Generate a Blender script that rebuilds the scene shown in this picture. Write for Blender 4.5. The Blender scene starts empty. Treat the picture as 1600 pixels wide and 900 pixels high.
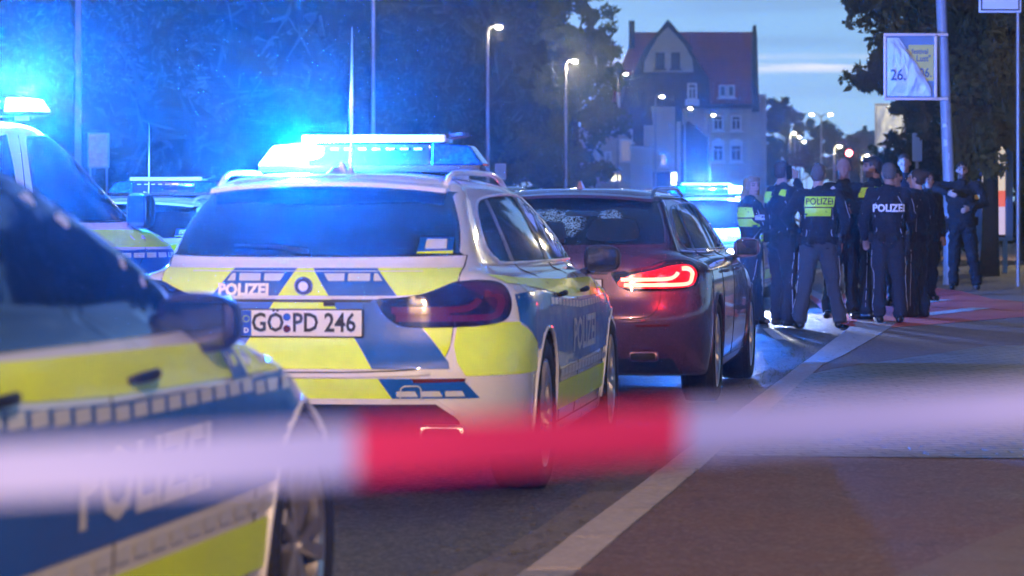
import bpy, bmesh, math, random
from mathutils import Vector, Matrix, noise
from mathutils.bvhtree import BVHTree
R = math.radians
C = bpy.context.scene.collection
rnd = random.Random(7)

# ------------------------------------------------------------------ camera
F = 4700.0            # focal length in photo pixels (1600 wide)
HZ = 345.0            # horizon row in the photo
CAMH = 1.22
sc = bpy.context.scene
cd = bpy.data.cameras.new('camera'); cam = bpy.data.objects.new('camera', cd); C.objects.link(cam)
cam.location = (0, 0, CAMH); cam.rotation_euler = (R(90), 0, 0)
cd.sensor_width = 36.0; cd.lens = 36.0 * F / 1600.0
cd.shift_y = (HZ - 450.0) / 1600.0
cd.clip_start = 0.1; cd.clip_end = 3000
cd.dof.use_dof = True; cd.dof.focus_distance = 21.0; cd.dof.aperture_fstop = 4.8
cd.dof.aperture_blades = 0
sc.camera = cam
def at(px, py, Y):
    """world point seen at photo pixel (px, py) at depth Y"""
    return Vector(((px - 800) / F * Y, Y, CAMH - (py - HZ) / F * Y))

# ------------------------------------------------------------------ render
sc.render.engine = 'CYCLES'
sc.cycles.use_denoising = True; sc.cycles.denoising_input_passes = 'RGB_ALBEDO'
sc.cycles.max_bounces = 6; sc.cycles.diffuse_bounces = 2; sc.cycles.glossy_bounces = 3
sc.cycles.transmission_bounces = 5; sc.cycles.volume_bounces = 0; sc.cycles.transparent_max_bounces = 8
sc.cycles.sample_clamp_indirect = 6.0; sc.cycles.caustics_reflective = False; sc.cycles.caustics_refractive = False
sc.view_settings.view_transform = 'Standard'; sc.view_settings.look = 'None'
sc.view_settings.gamma = 1.0; sc.view_settings.exposure = 0.22

# ------------------------------------------------------------------ world: dusk sky
w = bpy.data.worlds.new('World'); sc.world = w; w.use_nodes = True
nt = w.node_tree; nt.nodes.clear()
def N(nt, t, **k):
    n = nt.nodes.new(t)
    for a, b in k.items(): setattr(n, a, b)
    return n
out = N(nt, 'ShaderNodeOutputWorld'); bg = N(nt, 'ShaderNodeBackground')
sky = N(nt, 'ShaderNodeTexSky', sky_type='NISHITA', sun_disc=False, sun_elevation=R(1.0), sun_rotation=R(200))
skm = N(nt, 'ShaderNodeVectorMath', operation='SCALE'); skm.inputs[3].default_value = 0.5
nt.links.new(sky.outputs[0], skm.inputs[0])
tc = N(nt, 'ShaderNodeTexCoord'); sp = N(nt, 'ShaderNodeSeparateXYZ'); nt.links.new(tc.outputs['Generated'], sp.inputs[0])
rp = N(nt, 'ShaderNodeValToRGB'); nt.links.new(sp.outputs[2], rp.inputs[0])
e = rp.color_ramp.elements
e[0].position = 0.0; e[0].color = (3.1, 5.0, 7.4, 1)
e[1].position = 1.0; e[1].color = (0.42, 0.75, 1.6, 1)
x = e.new(0.04); x.color = (2.8, 5.0, 7.7, 1)
x = e.new(0.09); x.color = (2.2, 4.3, 7.1, 1)
x = e.new(0.16); x.color = (1.3, 2.7, 5.2, 1)
x = e.new(0.32); x.color = (0.55, 1.1, 2.4, 1)
mp = N(nt, 'ShaderNodeMapping'); mp.inputs['Scale'].default_value = (4.0, 4.0, 60.0)
nt.links.new(tc.outputs['Generated'], mp.inputs[0])
nz = N(nt, 'ShaderNodeTexNoise'); nz.inputs['Scale'].default_value = 1.6; nz.inputs['Detail'].default_value = 6
nt.links.new(mp.outputs[0], nz.inputs['Vector'])
cr = N(nt, 'ShaderNodeValToRGB'); nt.links.new(nz.outputs[0], cr.inputs[0])
cr.color_ramp.elements[0].position = 0.52; cr.color_ramp.elements[0].color = (0, 0, 0, 1)
cr.color_ramp.elements[1].position = 0.66; cr.color_ramp.elements[1].color = (1, 1, 1, 1)
# bright cloud streak low in the sky
ba = N(nt, 'ShaderNodeMapRange', interpolation_type='SMOOTHSTEP'); nt.links.new(sp.outputs[2], ba.inputs[0])
ba.inputs[1].default_value = 0.0475; ba.inputs[2].default_value = 0.0515
bb = N(nt, 'ShaderNodeMapRange', interpolation_type='SMOOTHSTEP'); nt.links.new(sp.outputs[2], bb.inputs[0])
bb.inputs[1].default_value = 0.0560; bb.inputs[2].default_value = 0.0520
bm_ = N(nt, 'ShaderNodeMath', operation='MULTIPLY'); nt.links.new(ba.outputs[0], bm_.inputs[0]); nt.links.new(bb.outputs[0], bm_.inputs[1])
nz2 = N(nt, 'ShaderNodeTexNoise'); nz2.inputs['Scale'].default_value = 1.0; nz2.inputs['Detail'].default_value = 5
mp2 = N(nt, 'ShaderNodeMapping'); mp2.inputs['Scale'].default_value = (22, 22, 330); nt.links.new(tc.outputs['Generated'], mp2.inputs[0]); nt.links.new(mp2.outputs[0], nz2.inputs['Vector'])
nr = N(nt, 'ShaderNodeMapRange', interpolation_type='SMOOTHSTEP'); nt.links.new(nz2.outputs[0], nr.inputs[0]); nr.inputs[1].default_value = .36; nr.inputs[2].default_value = .62
bm2 = N(nt, 'ShaderNodeMath', operation='MULTIPLY'); nt.links.new(bm_.outputs[0], bm2.inputs[0]); nt.links.new(nr.outputs[0], bm2.inputs[1])
mx = N(nt, 'ShaderNodeMixRGB'); mx.blend_type = 'MIX'
hf = N(nt, 'ShaderNodeMath', operation='MULTIPLY'); hf.inputs[1].default_value = 0.4; nt.links.new(cr.outputs[0], hf.inputs[0])
nt.links.new(hf.outputs[0], mx.inputs[0]); nt.links.new(rp.outputs[0], mx.inputs[1]); mx.inputs[2].default_value = (1.6, 2.6, 4.6, 1)
mx2 = N(nt, 'ShaderNodeMixRGB'); nt.links.new(bm2.outputs[0], mx2.inputs[0]); nt.links.new(mx.outputs[0], mx2.inputs[1]); mx2.inputs[2].default_value = (8.6, 8.2, 8.6, 1)
ad = N(nt, 'ShaderNodeMixRGB'); ad.blend_type = 'ADD'; ad.inputs[0].default_value = 0.12
nt.links.new(mx2.outputs[0], ad.inputs[1]); nt.links.new(skm.outputs[0], ad.inputs[2])
nt.links.new(ad.outputs[0], bg.inputs[0]); bg.inputs[1].default_value = 0.115
nt.links.new(bg.outputs[0], out.inputs[0])

# weak wide sun added behind the camera to give shape after sunset
sl = bpy.data.lights.new('sun', 'SUN'); sl.energy = 0.12; sl.angle = R(25); sl.color = (1, .82, .75)
so = bpy.data.objects.new('sun', sl); C.objects.link(so); so.rotation_euler = (R(72), 0, R(-20))

# ------------------------------------------------------------------ helpers
def tag(o, label=None, cat=None, group=None, kind=None):
    if label: o['label'] = label
    if cat: o['category'] = cat
    if group: o['group'] = group
    if kind: o['kind'] = kind
    return o
def empty(name, loc=(0, 0, 0), rz=0, **k):
    o = bpy.data.objects.new(name, None); C.objects.link(o); o.location = loc; o.rotation_euler = (0, 0, rz)
    o.empty_display_size = .2
    return tag(o, **k)
def link(name, me, mats, parent=None, smooth=False, sharp=None, **k):
    me.name = name
    o = bpy.data.objects.new(name, me); C.objects.link(o)
    if mats is not None:
        if not isinstance(mats, (list, tuple)): mats = [mats]
        me.materials.clear()
        for m in mats: me.materials.append(m)
    if smooth:
        for p in me.polygons: p.use_smooth = True
        if sharp: me.set_sharp_from_angle(angle=R(sharp))
    if parent is not None: o.parent = parent
    return tag(o, **k)
def copy_tree(o, parent=None, skip=()):
    c = o.copy(); C.objects.link(c)
    if parent is not None: c.parent = parent
    for ch in [x for x in o.children]:
        if ch.name.split('.')[0] in skip: continue
        copy_tree(ch, c, skip)
    return c

class MB:
    """collects shapes for ONE mesh"""
    def __init__(s): s.v = []; s.f = []; s.m = []
    def add(s, vs, fs, mi=0):
        b = len(s.v); s.v += [tuple(p) for p in vs]; s.f += [tuple(i + b for i in f) for f in fs]; s.m += [mi] * len(fs)
        return s
    def box(s, c, d, mi=0, rz=0, M=None):
        cx, cy, cz = c; a, b, h = d[0] / 2, d[1] / 2, d[2] / 2
        vs = [Vector((x, y, z)) for x in (-a, a) for y in (-b, b) for z in (-h, h)]
        rot = M if M is not None else Matrix.Rotation(rz, 3, 'Z')
        vs = [rot @ v + Vector(c) for v in vs]
        return s.add(vs, [(0, 1, 3, 2), (4, 6, 7, 5), (0, 4, 5, 1), (2, 3, 7, 6), (0, 2, 6, 4), (1, 5, 7, 3)], mi)
    def bevbox(s, c, d, r=.01, mi=0, M=None):
        bm = bmesh.new(); bmesh.ops.create_cube(bm, size=1.0)
        for v in bm.verts: v.co = Vector((v.co.x * d[0], v.co.y * d[1], v.co.z * d[2]))
        bmesh.ops.bevel(bm, geom=bm.edges[:], offset=r, segments=2, affect='EDGES', profile=.6)
        bm.verts.index_update()
        rot = M if M is not None else Matrix.Identity(3)
        s.add([rot @ v.co + Vector(c) for v in bm.verts], [[v.index for v in f.verts] for f in bm.faces], mi); bm.free()
        return s
    def tube(s, pts, r, n=8, mi=0, caps=True):
        pts = [Vector(p) for p in pts]; rr = r if isinstance(r, (list, tuple)) else [r] * len(pts)
        rings = []; up = None
        for i, p in enumerate(pts):
            t = (pts[min(i + 1, len(pts) - 1)] - pts[max(i - 1, 0)])
            if t.length < 1e-9: t = Vector((0, 0, 1))
            t.normalize()
            if up is None: up = Vector((0, 0, 1)) if abs(t.z) < .9 else Vector((1, 0, 0))
            a = t.cross(up); 
            if a.length < 1e-6: a = t.cross(Vector((1, .3, 0)))
            a.normalize(); b = t.cross(a); up = -b if False else up
            rings.append([p + (a * math.cos(2 * math.pi * k / n) + b * math.sin(2 * math.pi * k / n)) * rr[i] for k in range(n)])
        vs = [v for rg in rings for v in rg]; fs = []
        for i in range(len(rings) - 1):
            for k in range(n):
                k2 = (k + 1) % n; fs.append((i * n + k, i * n + k2, (i + 1) * n + k2, (i + 1) * n + k))
        if caps: fs.append(tuple(range(n - 1, -1, -1))); fs.append(tuple((len(rings) - 1) * n + k for k in range(n)))
        return s.add(vs, fs, mi)
    def lathe(s, prof, n=32, axis='x', c=(0, 0, 0), mi=0, closed=False):
        """prof: list of (along, radius)"""
        vs = []
        for (a, r) in prof:
            for k in range(n):
                t = 2 * math.pi * k / n; p, q = r * math.cos(t), r * math.sin(t)
                v = (a, p, q) if axis == 'x' else ((p, q, a) if axis == 'z' else (p, a, q))
                vs.append(Vector(v) + Vector(c))
        fs = []; m = len(prof)
        for i in range(m if closed else m - 1):
            j = (i + 1) % m
            for k in range(n):
                k2 = (k + 1) % n; fs.append((i * n + k, i * n + k2, j * n + k2, j * n + k))
        return s.add(vs, fs, mi)
    def prism(s, poly, z0, z1, mi=0):
        n = len(poly); vs = [(x, y, z0) for x, y in poly] + [(x, y, z1) for x, y in poly]
        fs = [tuple(range(n - 1, -1, -1)), tuple(range(n, 2 * n))] + [(i, (i + 1) % n, n + (i + 1) % n, n + i) for i in range(n)]
        return s.add(vs, fs, mi)
    def xprism(s, poly, T, d, mi=0):
        """poly in (u,v); T maps (u,v,w)->Vector; thickness d"""
        n = len(poly); vs = [T(u, v, 0) for u, v in poly] + [T(u, v, d) for u, v in poly]
        fs = [tuple(range(n - 1, -1, -1)), tuple(range(n, 2 * n))] + [(i, (i + 1) % n, n + (i + 1) % n, n + i) for i in range(n)]
        return s.add(vs, fs, mi)
    def build(s, name, mats, parent=None, smooth=False, sharp=None, recalc=True, **k):
        me = bpy.data.meshes.new(name); me.from_pydata(s.v, [], s.f)
        for p, mi in zip(me.polygons, s.m): p.material_index = mi
        if recalc:
            bm = bmesh.new(); bm.from_mesh(me); bmesh.ops.recalc_face_normals(bm, faces=bm.faces[:]); bm.to_mesh(me); bm.free()
        o = link(name, me, mats, parent, smooth, sharp, **k)
        return o

# ------------------------------------------------------------------ materials
M_ = {}
def mat(name, col=(.5, .5, .5), rough=.5, metal=0, coat=0, emit=None, es=0, noise_s=0, noise_a=.15, bump=0, bump_s=60, alpha=1, trans=0, spec=.5, sheen=0, col2=None):
    m = bpy.data.materials.new(name); m.use_nodes = True; t = m.node_tree; p = t.nodes['Principled BSDF']
    p.inputs['Base Color'].default_value = (*col, 1); p.inputs['Roughness'].default_value = rough; p.inputs['Metallic'].default_value = metal
    p.inputs['Coat Weight'].default_value = coat; p.inputs['Coat Roughness'].default_value = .04
    p.inputs['Specular IOR Level'].default_value = spec; p.inputs['Transmission Weight'].default_value = trans
    p.inputs['Alpha'].default_value = alpha; p.inputs['Sheen Weight'].default_value = sheen
    if emit: p.inputs['Emission Color'].default_value = (*emit, 1); p.inputs['Emission Strength'].default_value = es
    tc = N(t, 'ShaderNodeTexCoord')
    if noise_s:
        nz = N(t, 'ShaderNodeTexNoise'); nz.inputs['Scale'].default_value = noise_s; nz.inputs['Detail'].default_value = 5; nz.inputs['Roughness'].default_value = .65
        t.links.new(tc.outputs['Object'], nz.inputs['Vector'])
        mr = N(t, 'ShaderNodeMapRange'); t.links.new(nz.outputs[0], mr.inputs[0]); mr.inputs[1].default_value = .3; mr.inputs[2].default_value = .7
        mx = N(t, 'ShaderNodeMixRGB'); t.links.new(mr.outputs[0], mx.inputs[0])
        c2 = col2 if col2 else tuple(min(1, c * (1 + noise_a)) for c in col)
        mx.inputs[1].default_value = (*[c * (1 - noise_a) for c in col], 1) if not col2 else (*col, 1)
        mx.inputs[2].default_value = (*c2, 1)
        t.links.new(mx.outputs[0], p.inputs['Base Color'])
        r2 = N(t, 'ShaderNodeMapRange'); t.links.new(nz.outputs[0], r2.inputs[0]); r2.inputs[1].default_value = .3; r2.inputs[2].default_value = .7
        r2.inputs[3].default_value = max(0.02, rough * .8); r2.inputs[4].default_value = min(1, rough * 1.25); t.links.new(r2.outputs[0], p.inputs['Roughness'])
    if bump:
        nb = N(t, 'ShaderNodeTexNoise'); nb.inputs['Scale'].default_value = bump_s; nb.inputs['Detail'].default_value = 4
        t.links.new(tc.outputs['Object'], nb.inputs['Vector'])
        b = N(t, 'ShaderNodeBump'); b.inputs['Strength'].default_value = bump; b.inputs['Distance'].default_value = .02
        t.links.new(nb.outputs[0], b.inputs['Height']); t.links.new(b.outputs[0], p.inputs['Normal'])
    M_[name] = m
    return m
BLK = mat('black plastic', (.010, .011, .014), .5, noise_s=30)
PAINT_W = mat('white car paint', (.72, .73, .74), .32, coat=1, noise_s=3, noise_a=.04)
PAINT_R = mat('dark maroon metallic paint', (.115, .05, .085), .26, metal=.5, coat=1, noise_s=400, noise_a=.2)
FOIL_Y = mat('neon yellow reflective foil', (.70, .90, .0), .42, coat=.25, noise_s=8, noise_a=.05)
FOIL_B = mat('blue foil', (.002, .085, .42), .38, coat=.25, noise_s=8, noise_a=.08)
FOIL_W = mat('silver white reflective foil', (.55, .58, .63), .3, coat=.4)
GLASS = mat('dark tinted glass', (.006, .009, .014), .04, coat=.5, spec=.9, noise_s=2, noise_a=.3)
CHROME = mat('satin chrome', (.6, .6, .62), .18, metal=1)
RUBBER = mat('tyre rubber', (.012, .012, .013), .8, noise_s=60, bump=.2, bump_s=120)
RIM = mat('rim alloy', (.42, .42, .44), .28, metal=.9, coat=.3)
LINER = mat('wheel arch liner', (.008, .008, .009), .9)
RED_OFF = mat('unlit red lamp lens', (.10, .002, .004), .12, coat=1)
RED_DK = mat('deep red lens', (.06, .002, .006), .1, coat=1)
LAMP_DK = mat('dark smoked lamp glass', (.012, .004, .012), .06, coat=1, spec=.8)
RED_ON = mat('lit red tail lamp', (.6, .01, .01), .3, emit=(1, .10, .06), es=9)
RED_GLOW = mat('glowing red lens', (.35, .004, .008), .15, coat=1, emit=(1, .01, .03), es=.55)
PLATE = mat('number plate white', (.72, .72, .70), .35)
PLATE_B = mat('euro band blue', (.01, .07, .45), .35)
INK = mat('black lettering', (.01, .01, .012), .5)
LENS_ON = mat('flashing beacon lens', (.2, .5, 1), .3, emit=(.35, .72, 1.0), es=28)
LENS_OFF = mat('blue beacon lens', (.01, .12, .5), .10, coat=1, noise_s=40, noise_a=.5)
HEAD_ON = mat('lit headlamp', (.8, .8, .8), .2, emit=(.85, .93, 1), es=18)
HEAD_OFF = mat('clear headlamp', (.25, .27, .3), .1, coat=1, metal=.6)
SEAM = mat('panel gap', (.01, .01, .012), .7)
SILVER = mat('silver metal', (.62, .63, .66), .3, metal=.8)
# ------------------------------------------------------------------ vehicle shell
def catmull(a, b, c, d, t):
    return .5 * ((2 * b) + (-a + c) * t + (2 * a - 5 * b + 4 * c - d) * t * t + (-a + 3 * b - 3 * c + d) * t * t * t)
def shell_points(rows, sub=5, nr=15, ns=44, nf=15, pr=3.0, pf=2.6, taper=None, drop=None):
    """rows: (w, y0, y1, zr, zs, zf, a, b) -> grid of points"""
    full = []
    n = len(rows)
    for i in range(n - 1):
        A, B, Cc, D = rows[max(i - 1, 0)], rows[i], rows[i + 1], rows[min(i + 2, n - 1)]
        for k in range(sub):
            t = k / sub
            full.append([catmull(A[j], B[j], Cc[j], D[j], t) for j in range(8)])
    full.append(list(rows[-1]))
    grid = []
    for (w_, y0, y1, zr, zs, zf, a, b) in full:
        w_ = max(w_, .0005)
        half = []
        for k in range(nr):
            t = (k / (nr - 1)) * math.pi / 2
            x = w_ * math.sin(t) ** (2 / pr); y = y0 + a - a * max(0, math.cos(t)) ** (2 / pr)
            f = (k / (nr - 1)) ** 2
            half.append((x, y, zr + (zs - zr) * f))
        for k in range(1, ns):
            t = k / ns; y = (y0 + a) + ((y1 - b) - (y0 + a)) * t
            half.append((w_ * (1 - .012 * (2 * t - 1) ** 2 + .0 ) + w_ * .012 * 0, y, zs))
        for k in range(nf):
            t = (1 - k / (nf - 1)) * math.pi / 2
            x = w_ * math.sin(t) ** (2 / pf); y = y1 - b + b * max(0, math.cos(t)) ** (2 / pf)
            f = 1 - (k / (nf - 1)); f = 1 - (1 - f) ** 1.6
            half.append((x, y, zf + (zs - zf) * f))
        if taper or drop:
            h2 = []
            for (x, y, z) in half:
                if taper:
                    tp = taper(z); u = max(0, min(1, (2.6 - y) / 2.2)); x *= 1 - tp * u * u * (3 - 2 * u)
                if drop: z -= drop(x, y, z)
                h2.append((x, y, z))
            half = h2
        ring = half + [(-x, y, z) for (x, y, z) in reversed(half[1:-1])]
        grid.append(ring)
    return grid
def shell_mesh(name, rows, **k):
    g = shell_points(rows, **k); m = len(g[0]); vs = [p for r_ in g for p in r_]; fs = []
    for i in range(len(g) - 1):
        for j in range(m):
            j2 = (j + 1) % m; fs.append((i * m + j, i * m + j2, (i + 1) * m + j2, (i + 1) * m + j))
    h = (m) // 2
    for base, flip in ((0, False), ((len(g) - 1) * m, True)):   # close bottom and top as strips across
        for j in range(0, h):
            a, b = j, j + 1; c, d = (m - j - 1) % m, (m - j) % m
            q = [base + a, base + b, base + c, base + d]
            q2 = []
            for i_ in q:
                if i_ not in q2: q2.append(i_)
            if len(q2) >= 3: fs.append(tuple(q2))
    me = bpy.data.meshes.new(name); me.from_pydata(vs, [], fs)
    bm = bmesh.new(); bm.from_mesh(me); bmesh.ops.remove_doubles(bm, verts=bm.verts[:], dist=.0004)
    bmesh.ops.recalc_face_normals(bm, faces=bm.faces[:]); bm.to_mesh(me); bm.free()
    return me
def bvh_of(me):
    return BVHTree.FromPolygons([v.co.copy() for v in me.vertices], [tuple(p.vertices) for p in me.polygons])
def cut_arches(me, mats, wheels, R_=.385, xin=.58, half=1.2):
    o = bpy.data.objects.new('tmp', me); C.objects.link(o); me.materials.clear()
    for m in mats: me.materials.append(m)
    cut = MB()
    for (y, z) in wheels:
        for s in (-1, 1):
            cut.lathe([(s * xin, .0005), (s * xin, R_), (s * half, R_), (s * half, .0005)], 48, 'x', (0, y, z))
    co = cut.build('tmpcut', [mats[1]])
    md = o.modifiers.new('b', 'BOOLEAN'); md.object = co; md.operation = 'DIFFERENCE'; md.solver = 'EXACT'; md.material_mode = 'TRANSFER'
    dg = bpy.context.evaluated_depsgraph_get(); dg.update()
    nm = bpy.data.meshes.new_from_object(o.evaluated_get(dg))
    bpy.data.objects.remove(o); bpy.data.objects.remove(co)
    for p in nm.polygons: p.use_smooth = True
    nm.set_sharp_from_angle(angle=R(32))
    return nm

PROJ = {'rear': (lambda u, v: Vector((u, -4, v)), Vector((0, 1, 0))),
        'front': (lambda u, v: Vector((u, 12, v)), Vector((0, -1, 0))),
        'right': (lambda u, v: Vector((4, u, v)), Vector((-1, 0, 0))),
        'left': (lambda u, v: Vector((-4, u, v)), Vector((1, 0, 0))),
        'top': (lambda u, v: Vector((u, v, 6)), Vector((0, 0, -1)))}
def project(bvh, proj, u, v, off=0.0):
    f, d = PROJ[proj]; h = bvh.ray_cast(f(u, v), d)
    if h[0] is None: return None, None
    n = h[1]
    if n.dot(d) > 0: n = -n
    return h[0] + n * off, n
def decal(name, bvh, proj, polys, m, parent, off=.004, grid=.045, skirt=0, holes=(), me2d=None, smooth=True, **k):
    """polys: list of (u,v) polygons laid on the surface"""
    bm = bmesh.new()
    if me2d is not None: bm.from_mesh(me2d)
    else:
        for poly in polys:
            vs = [bm.verts.new((u, v, 0)) for u, v in poly]
            bm.faces.new(vs)
        bmesh.ops.triangulate(bm, faces=[f for f in bm.faces if len(f.verts) > 4])
    us = [v.co.x for v in bm.verts]; vs_ = [v.co.y for v in bm.verts]
    for ax, lo, hi in ((0, min(us), max(us)), (1, min(vs_), max(vs_))):
        g = math.floor(lo / grid) * grid + grid
        while g < hi:
            co = Vector((g, 0, 0)) if ax == 0 else Vector((0, g, 0)); no = Vector((1, 0, 0)) if ax == 0 else Vector((0, 1, 0))
            bmesh.ops.bisect_plane(bm, geom=bm.verts[:] + bm.edges[:] + bm.faces[:], plane_co=co, plane_no=no, dist=1e-5)
            g += grid
    for (cu, cv, r_) in holes:
        dead = [f for f in bm.faces if (f.calc_center_median().xy - Vector((cu, cv))).length < r_ and all((v.co.xy - Vector((cu, cv))).length < r_ * 1.12 for v in f.verts)]
        bmesh.ops.delete(bm, geom=dead, context='FACES')
        for v in bm.verts:
            dlt = v.co.xy - Vector((cu, cv))
            if dlt.length < r_ and dlt.length > 1e-6:
                dlt = dlt.normalized() * r_; v.co.x = cu + dlt.x; v.co.y = cv + dlt.y
    bmesh.ops.remove_doubles(bm, verts=bm.verts[:], dist=2e-5)
    dead = []; nor = {}
    for v in bm.verts:
        p, n = project(bvh, proj, v.co.x, v.co.y, off)
        if p is None: dead.append(v)
        else: v.co = p; nor[v] = n
    if dead: bmesh.ops.delete(bm, geom=dead, context='VERTS')
    if skirt:
        be = [e for e in bm.edges if e.is_boundary]
        r_ = bmesh.ops.extrude_edge_only(bm, edges=be)
        for v in [g for g in r_['geom'] if isinstance(g, bmesh.types.BMVert)]:
            # find source vertex normal
            src = None
            for e in v.link_edges:
                o_ = e.other_vert(v)
                if o_ in nor: src = o_; break
            if src: v.co = v.co - nor[src] * skirt
    # orient outward
    d = PROJ[proj][1]
    bmesh.ops.recalc_face_normals(bm, faces=bm.faces[:])
    if bm.faces:
        s = sum(f.normal.dot(d) * f.calc_area() for f in bm.faces)
        if s > 0: bmesh.ops.reverse_faces(bm, faces=bm.faces[:])
    me = bpy.data.meshes.new(name); bm.to_mesh(me); bm.free()
    return link(name, me, m, parent, smooth, 40, **k)
def text2d(s, size, u, v, align='CENTER', mirror=False, sx=1.0, bold=.0, shear=0):
    c = bpy.data.curves.new('t', 'FONT'); c.body = s; c.size = size; c.align_x = align; c.align_y = 'CENTER'; c.resolution_u = 2; c.offset = bold; c.shear = shear
    o = bpy.data.objects.new('t', c); C.objects.link(o)
    dg = bpy.context.evaluated_depsgraph_get(); me = bpy.data.meshes.new_from_object(o.evaluated_get(dg))
    bpy.data.objects.remove(o)
    for p in me.vertices:
        x = p.co.x * sx
        p.co = Vector(((-x if mirror else x) + u, p.co.y + v, 0))
    return me
def ribbon(pts, wd):
    """polyline -> list of quads"""
    P = [Vector(p) for p in pts]; L = []; Rr = []
    for i, p in enumerate(P):
        a = (P[min(i + 1, len(P) - 1)] - P[max(i - 1, 0)]).normalized(); n = Vector((-a.y, a.x)) * wd / 2
        L.append(p + n); Rr.append(p - n)
    return [[tuple(L[i]), tuple(Rr[i]), tuple(Rr[i + 1]), tuple(L[i + 1])] for i in range(len(P) - 1)]
def smooth_poly(pts, n=5, closed=True):
    out = []; m = len(pts)
    for i in range(m if closed else m - 1):
        if closed: A, B, Cc, D = pts[i - 1], pts[i], pts[(i + 1) % m], pts[(i + 2) % m]
        else: A, B, Cc, D = pts[max(i - 1, 0)], pts[i], pts[i + 1], pts[min(i + 2, m - 1)]
        for k in range(n): out.append(tuple(catmull(A[j], B[j], Cc[j], D[j], k / n) for j in range(2)))
    if not closed: out.append(pts[-1])
    return out
def surf_tube(name, bvh, proj, pts, r_, m, parent, off=0.0, closed=False, n=6, flatten=None):
    P = []
    q = list(pts) + ([pts[0]] if closed else [])
    for (u, v) in q:
        p, _n = project(bvh, proj, u, v, off)
        if p is not None: P.append(p)
    mb = MB().tube(P, r_, n); return mb.build(name, m, parent, True)

def make_wheel(parent, x, y, z, r=.345, wd=.235, side=1, spoke=5):
    """wheel > tyre is the wheel mesh; rim is its child"""
    s = side
    t = MB(); h = wd / 2
    prof = [(-h * .82, r * .70), (-h * .95, r * .78), (-h, r * .90), (-h * .86, r * .985), (-h * .5, r), (-h*.48, r*.985), (-h*.42, r*.985), (-h*.4, r), (h*.4, r), (h*.42, r*.985), (h*.48, r*.985), (h * .5, r), (h * .86, r * .985), (h, r * .90), (h * .95, r * .78), (h * .82, r * .70)]
    t.lathe(prof, 48, 'x', (0, 0, 0), 0, True)
    w_ = empty('wheel', (x, y, z)); w_.parent = parent
    t.build('tyre', RUBBER, w_, True, 50)
    q = MB(); rr = r * .715; fx = s * h * .80
    q.lathe([(s * h * .86, rr * .93), (s * h * .90, rr), (s * h * .78, rr * 1.0), (-s * h * .8, rr * .96), (-s * h * .8, rr * .86), (s * h * .5, rr * .88), (s * h * .80, rr * .90)], 48, 'x', (0, 0, 0), 0, True)
    q.lathe([(fx * .2, .001), (fx * .85, .001), (fx * .9, rr * .13), (fx * .85, rr * .20), (fx * .2, rr * .22)], 20, 'x')
    for k in range(spoke):
        for dlt in (-.17, .17):
            a0 = 2 * math.pi * k / spoke + dlt * .55; a1 = 2 * math.pi * k / spoke + dlt * 1.25
            p0 = Vector((fx * .78, math.cos(a0) * rr * .16, math.sin(a0) * rr * .16)); p1 = Vector((fx * .98, math.cos(a1) * rr * .93, math.sin(a1) * rr * .93))
            dd = (p1 - p0); L = dd.length; dd.normalize(); sd = Vector((1, 0, 0)).cross(dd).normalized(); nn = dd.cross(sd)
            wv0, wv1 = rr * .060, rr * .085; tk = .016
            vs = [p0 + sd * wv0 + nn * tk, p0 - sd * wv0 + nn * tk, p0 - sd * wv0 - nn * tk, p0 + sd * wv0 - nn * tk, p1 + sd * wv1 + nn * tk, p1 - sd * wv1 + nn * tk, p1 - sd * wv1 - nn * tk, p1 + sd * wv1 - nn * tk]
            q.add(vs, [(0, 1, 2, 3), (4, 7, 6, 5), (0, 4, 5, 1), (1, 5, 6, 2), (2, 6, 7, 3), (3, 7, 4, 0)])
    q.build('rim', RIM, w_, True, 30)
    d_ = MB().lathe([(-s * h * .2, .001), (-s * h * .2, rr * .8), (0, rr * .8), (0, .001)], 32, 'x'); d_.build('brake_disc', LINER, w_, True, 30)
    return w_

WAGON = [  # w, y0, y1, z rear, z side, z front, a, b
    (.78, .45, 4.60, .20, .19, .19, .4, .4),
    (.88, .20, 4.82, .235, .20, .20, .5, .6),
    (.912, .07, 4.90, .36, .33, .33, .6, .8),
    (.928, .01, 4.94, .50, .50, .47, .62, .85),
    (.934, .00, 4.94, .60, .64, .58, .62, .9),
    (.934, .045, 4.90, .70, .75, .66, .60, .95),
    (.926, .07, 4.82, .86, .86, .72, .60, 1.0),
    (.908, .085, 4.70, .94, .925, .765, .58, 1.0),
    (.868, .11, 4.52, 1.00, .965, .80, .55, .95),
    (.805, .16, 3.85, 1.045, .995, .93, .50, .60),
    (.775, .20, 3.60, 1.085, 1.06, 1.00, .45, .50),
    (.705, .34, 3.13, 1.22, 1.22, 1.20, .40, .50),
    (.640, .54, 2.66, 1.335, 1.345, 1.345, .38, .50),
    (.585, .58, 2.40, 1.385, 1.395, 1.395, .40, .55),
    (.46, .72, 2.15, 1.425, 1.427, 1.43, .45, .6),
    (.24, .95, 1.95, 1.44, 1.443, 1.443, .4, .4),
    (.02, 1.2, 1.75, 1.445, 1.447, 1.447, .2, .2)]
WY = (1.09, 4.065); WZ = .345
def _tp(z): return 0.0 if z < .9 else min(.115, (z - .9) * .9)
def _dr(x, y, z):
    u = max(0, (y - 2.9) / 2.0); wz = max(0, min(1, (z - .55) / .3)) * max(0, min(1, (1.12 - z) / .1)); side = max(0, min(1, (abs(x) - .35) / .45)); fr = max(0, min(1, (4.6 - y) / .4))
    return .29 * u ** 1.5 * wz * (.45 + .55 * side) * (.35 + .65 * fr)
W_ME = shell_mesh('body', WAGON, taper=_tp, drop=_dr); W_BVH = bvh_of(W_ME)
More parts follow.
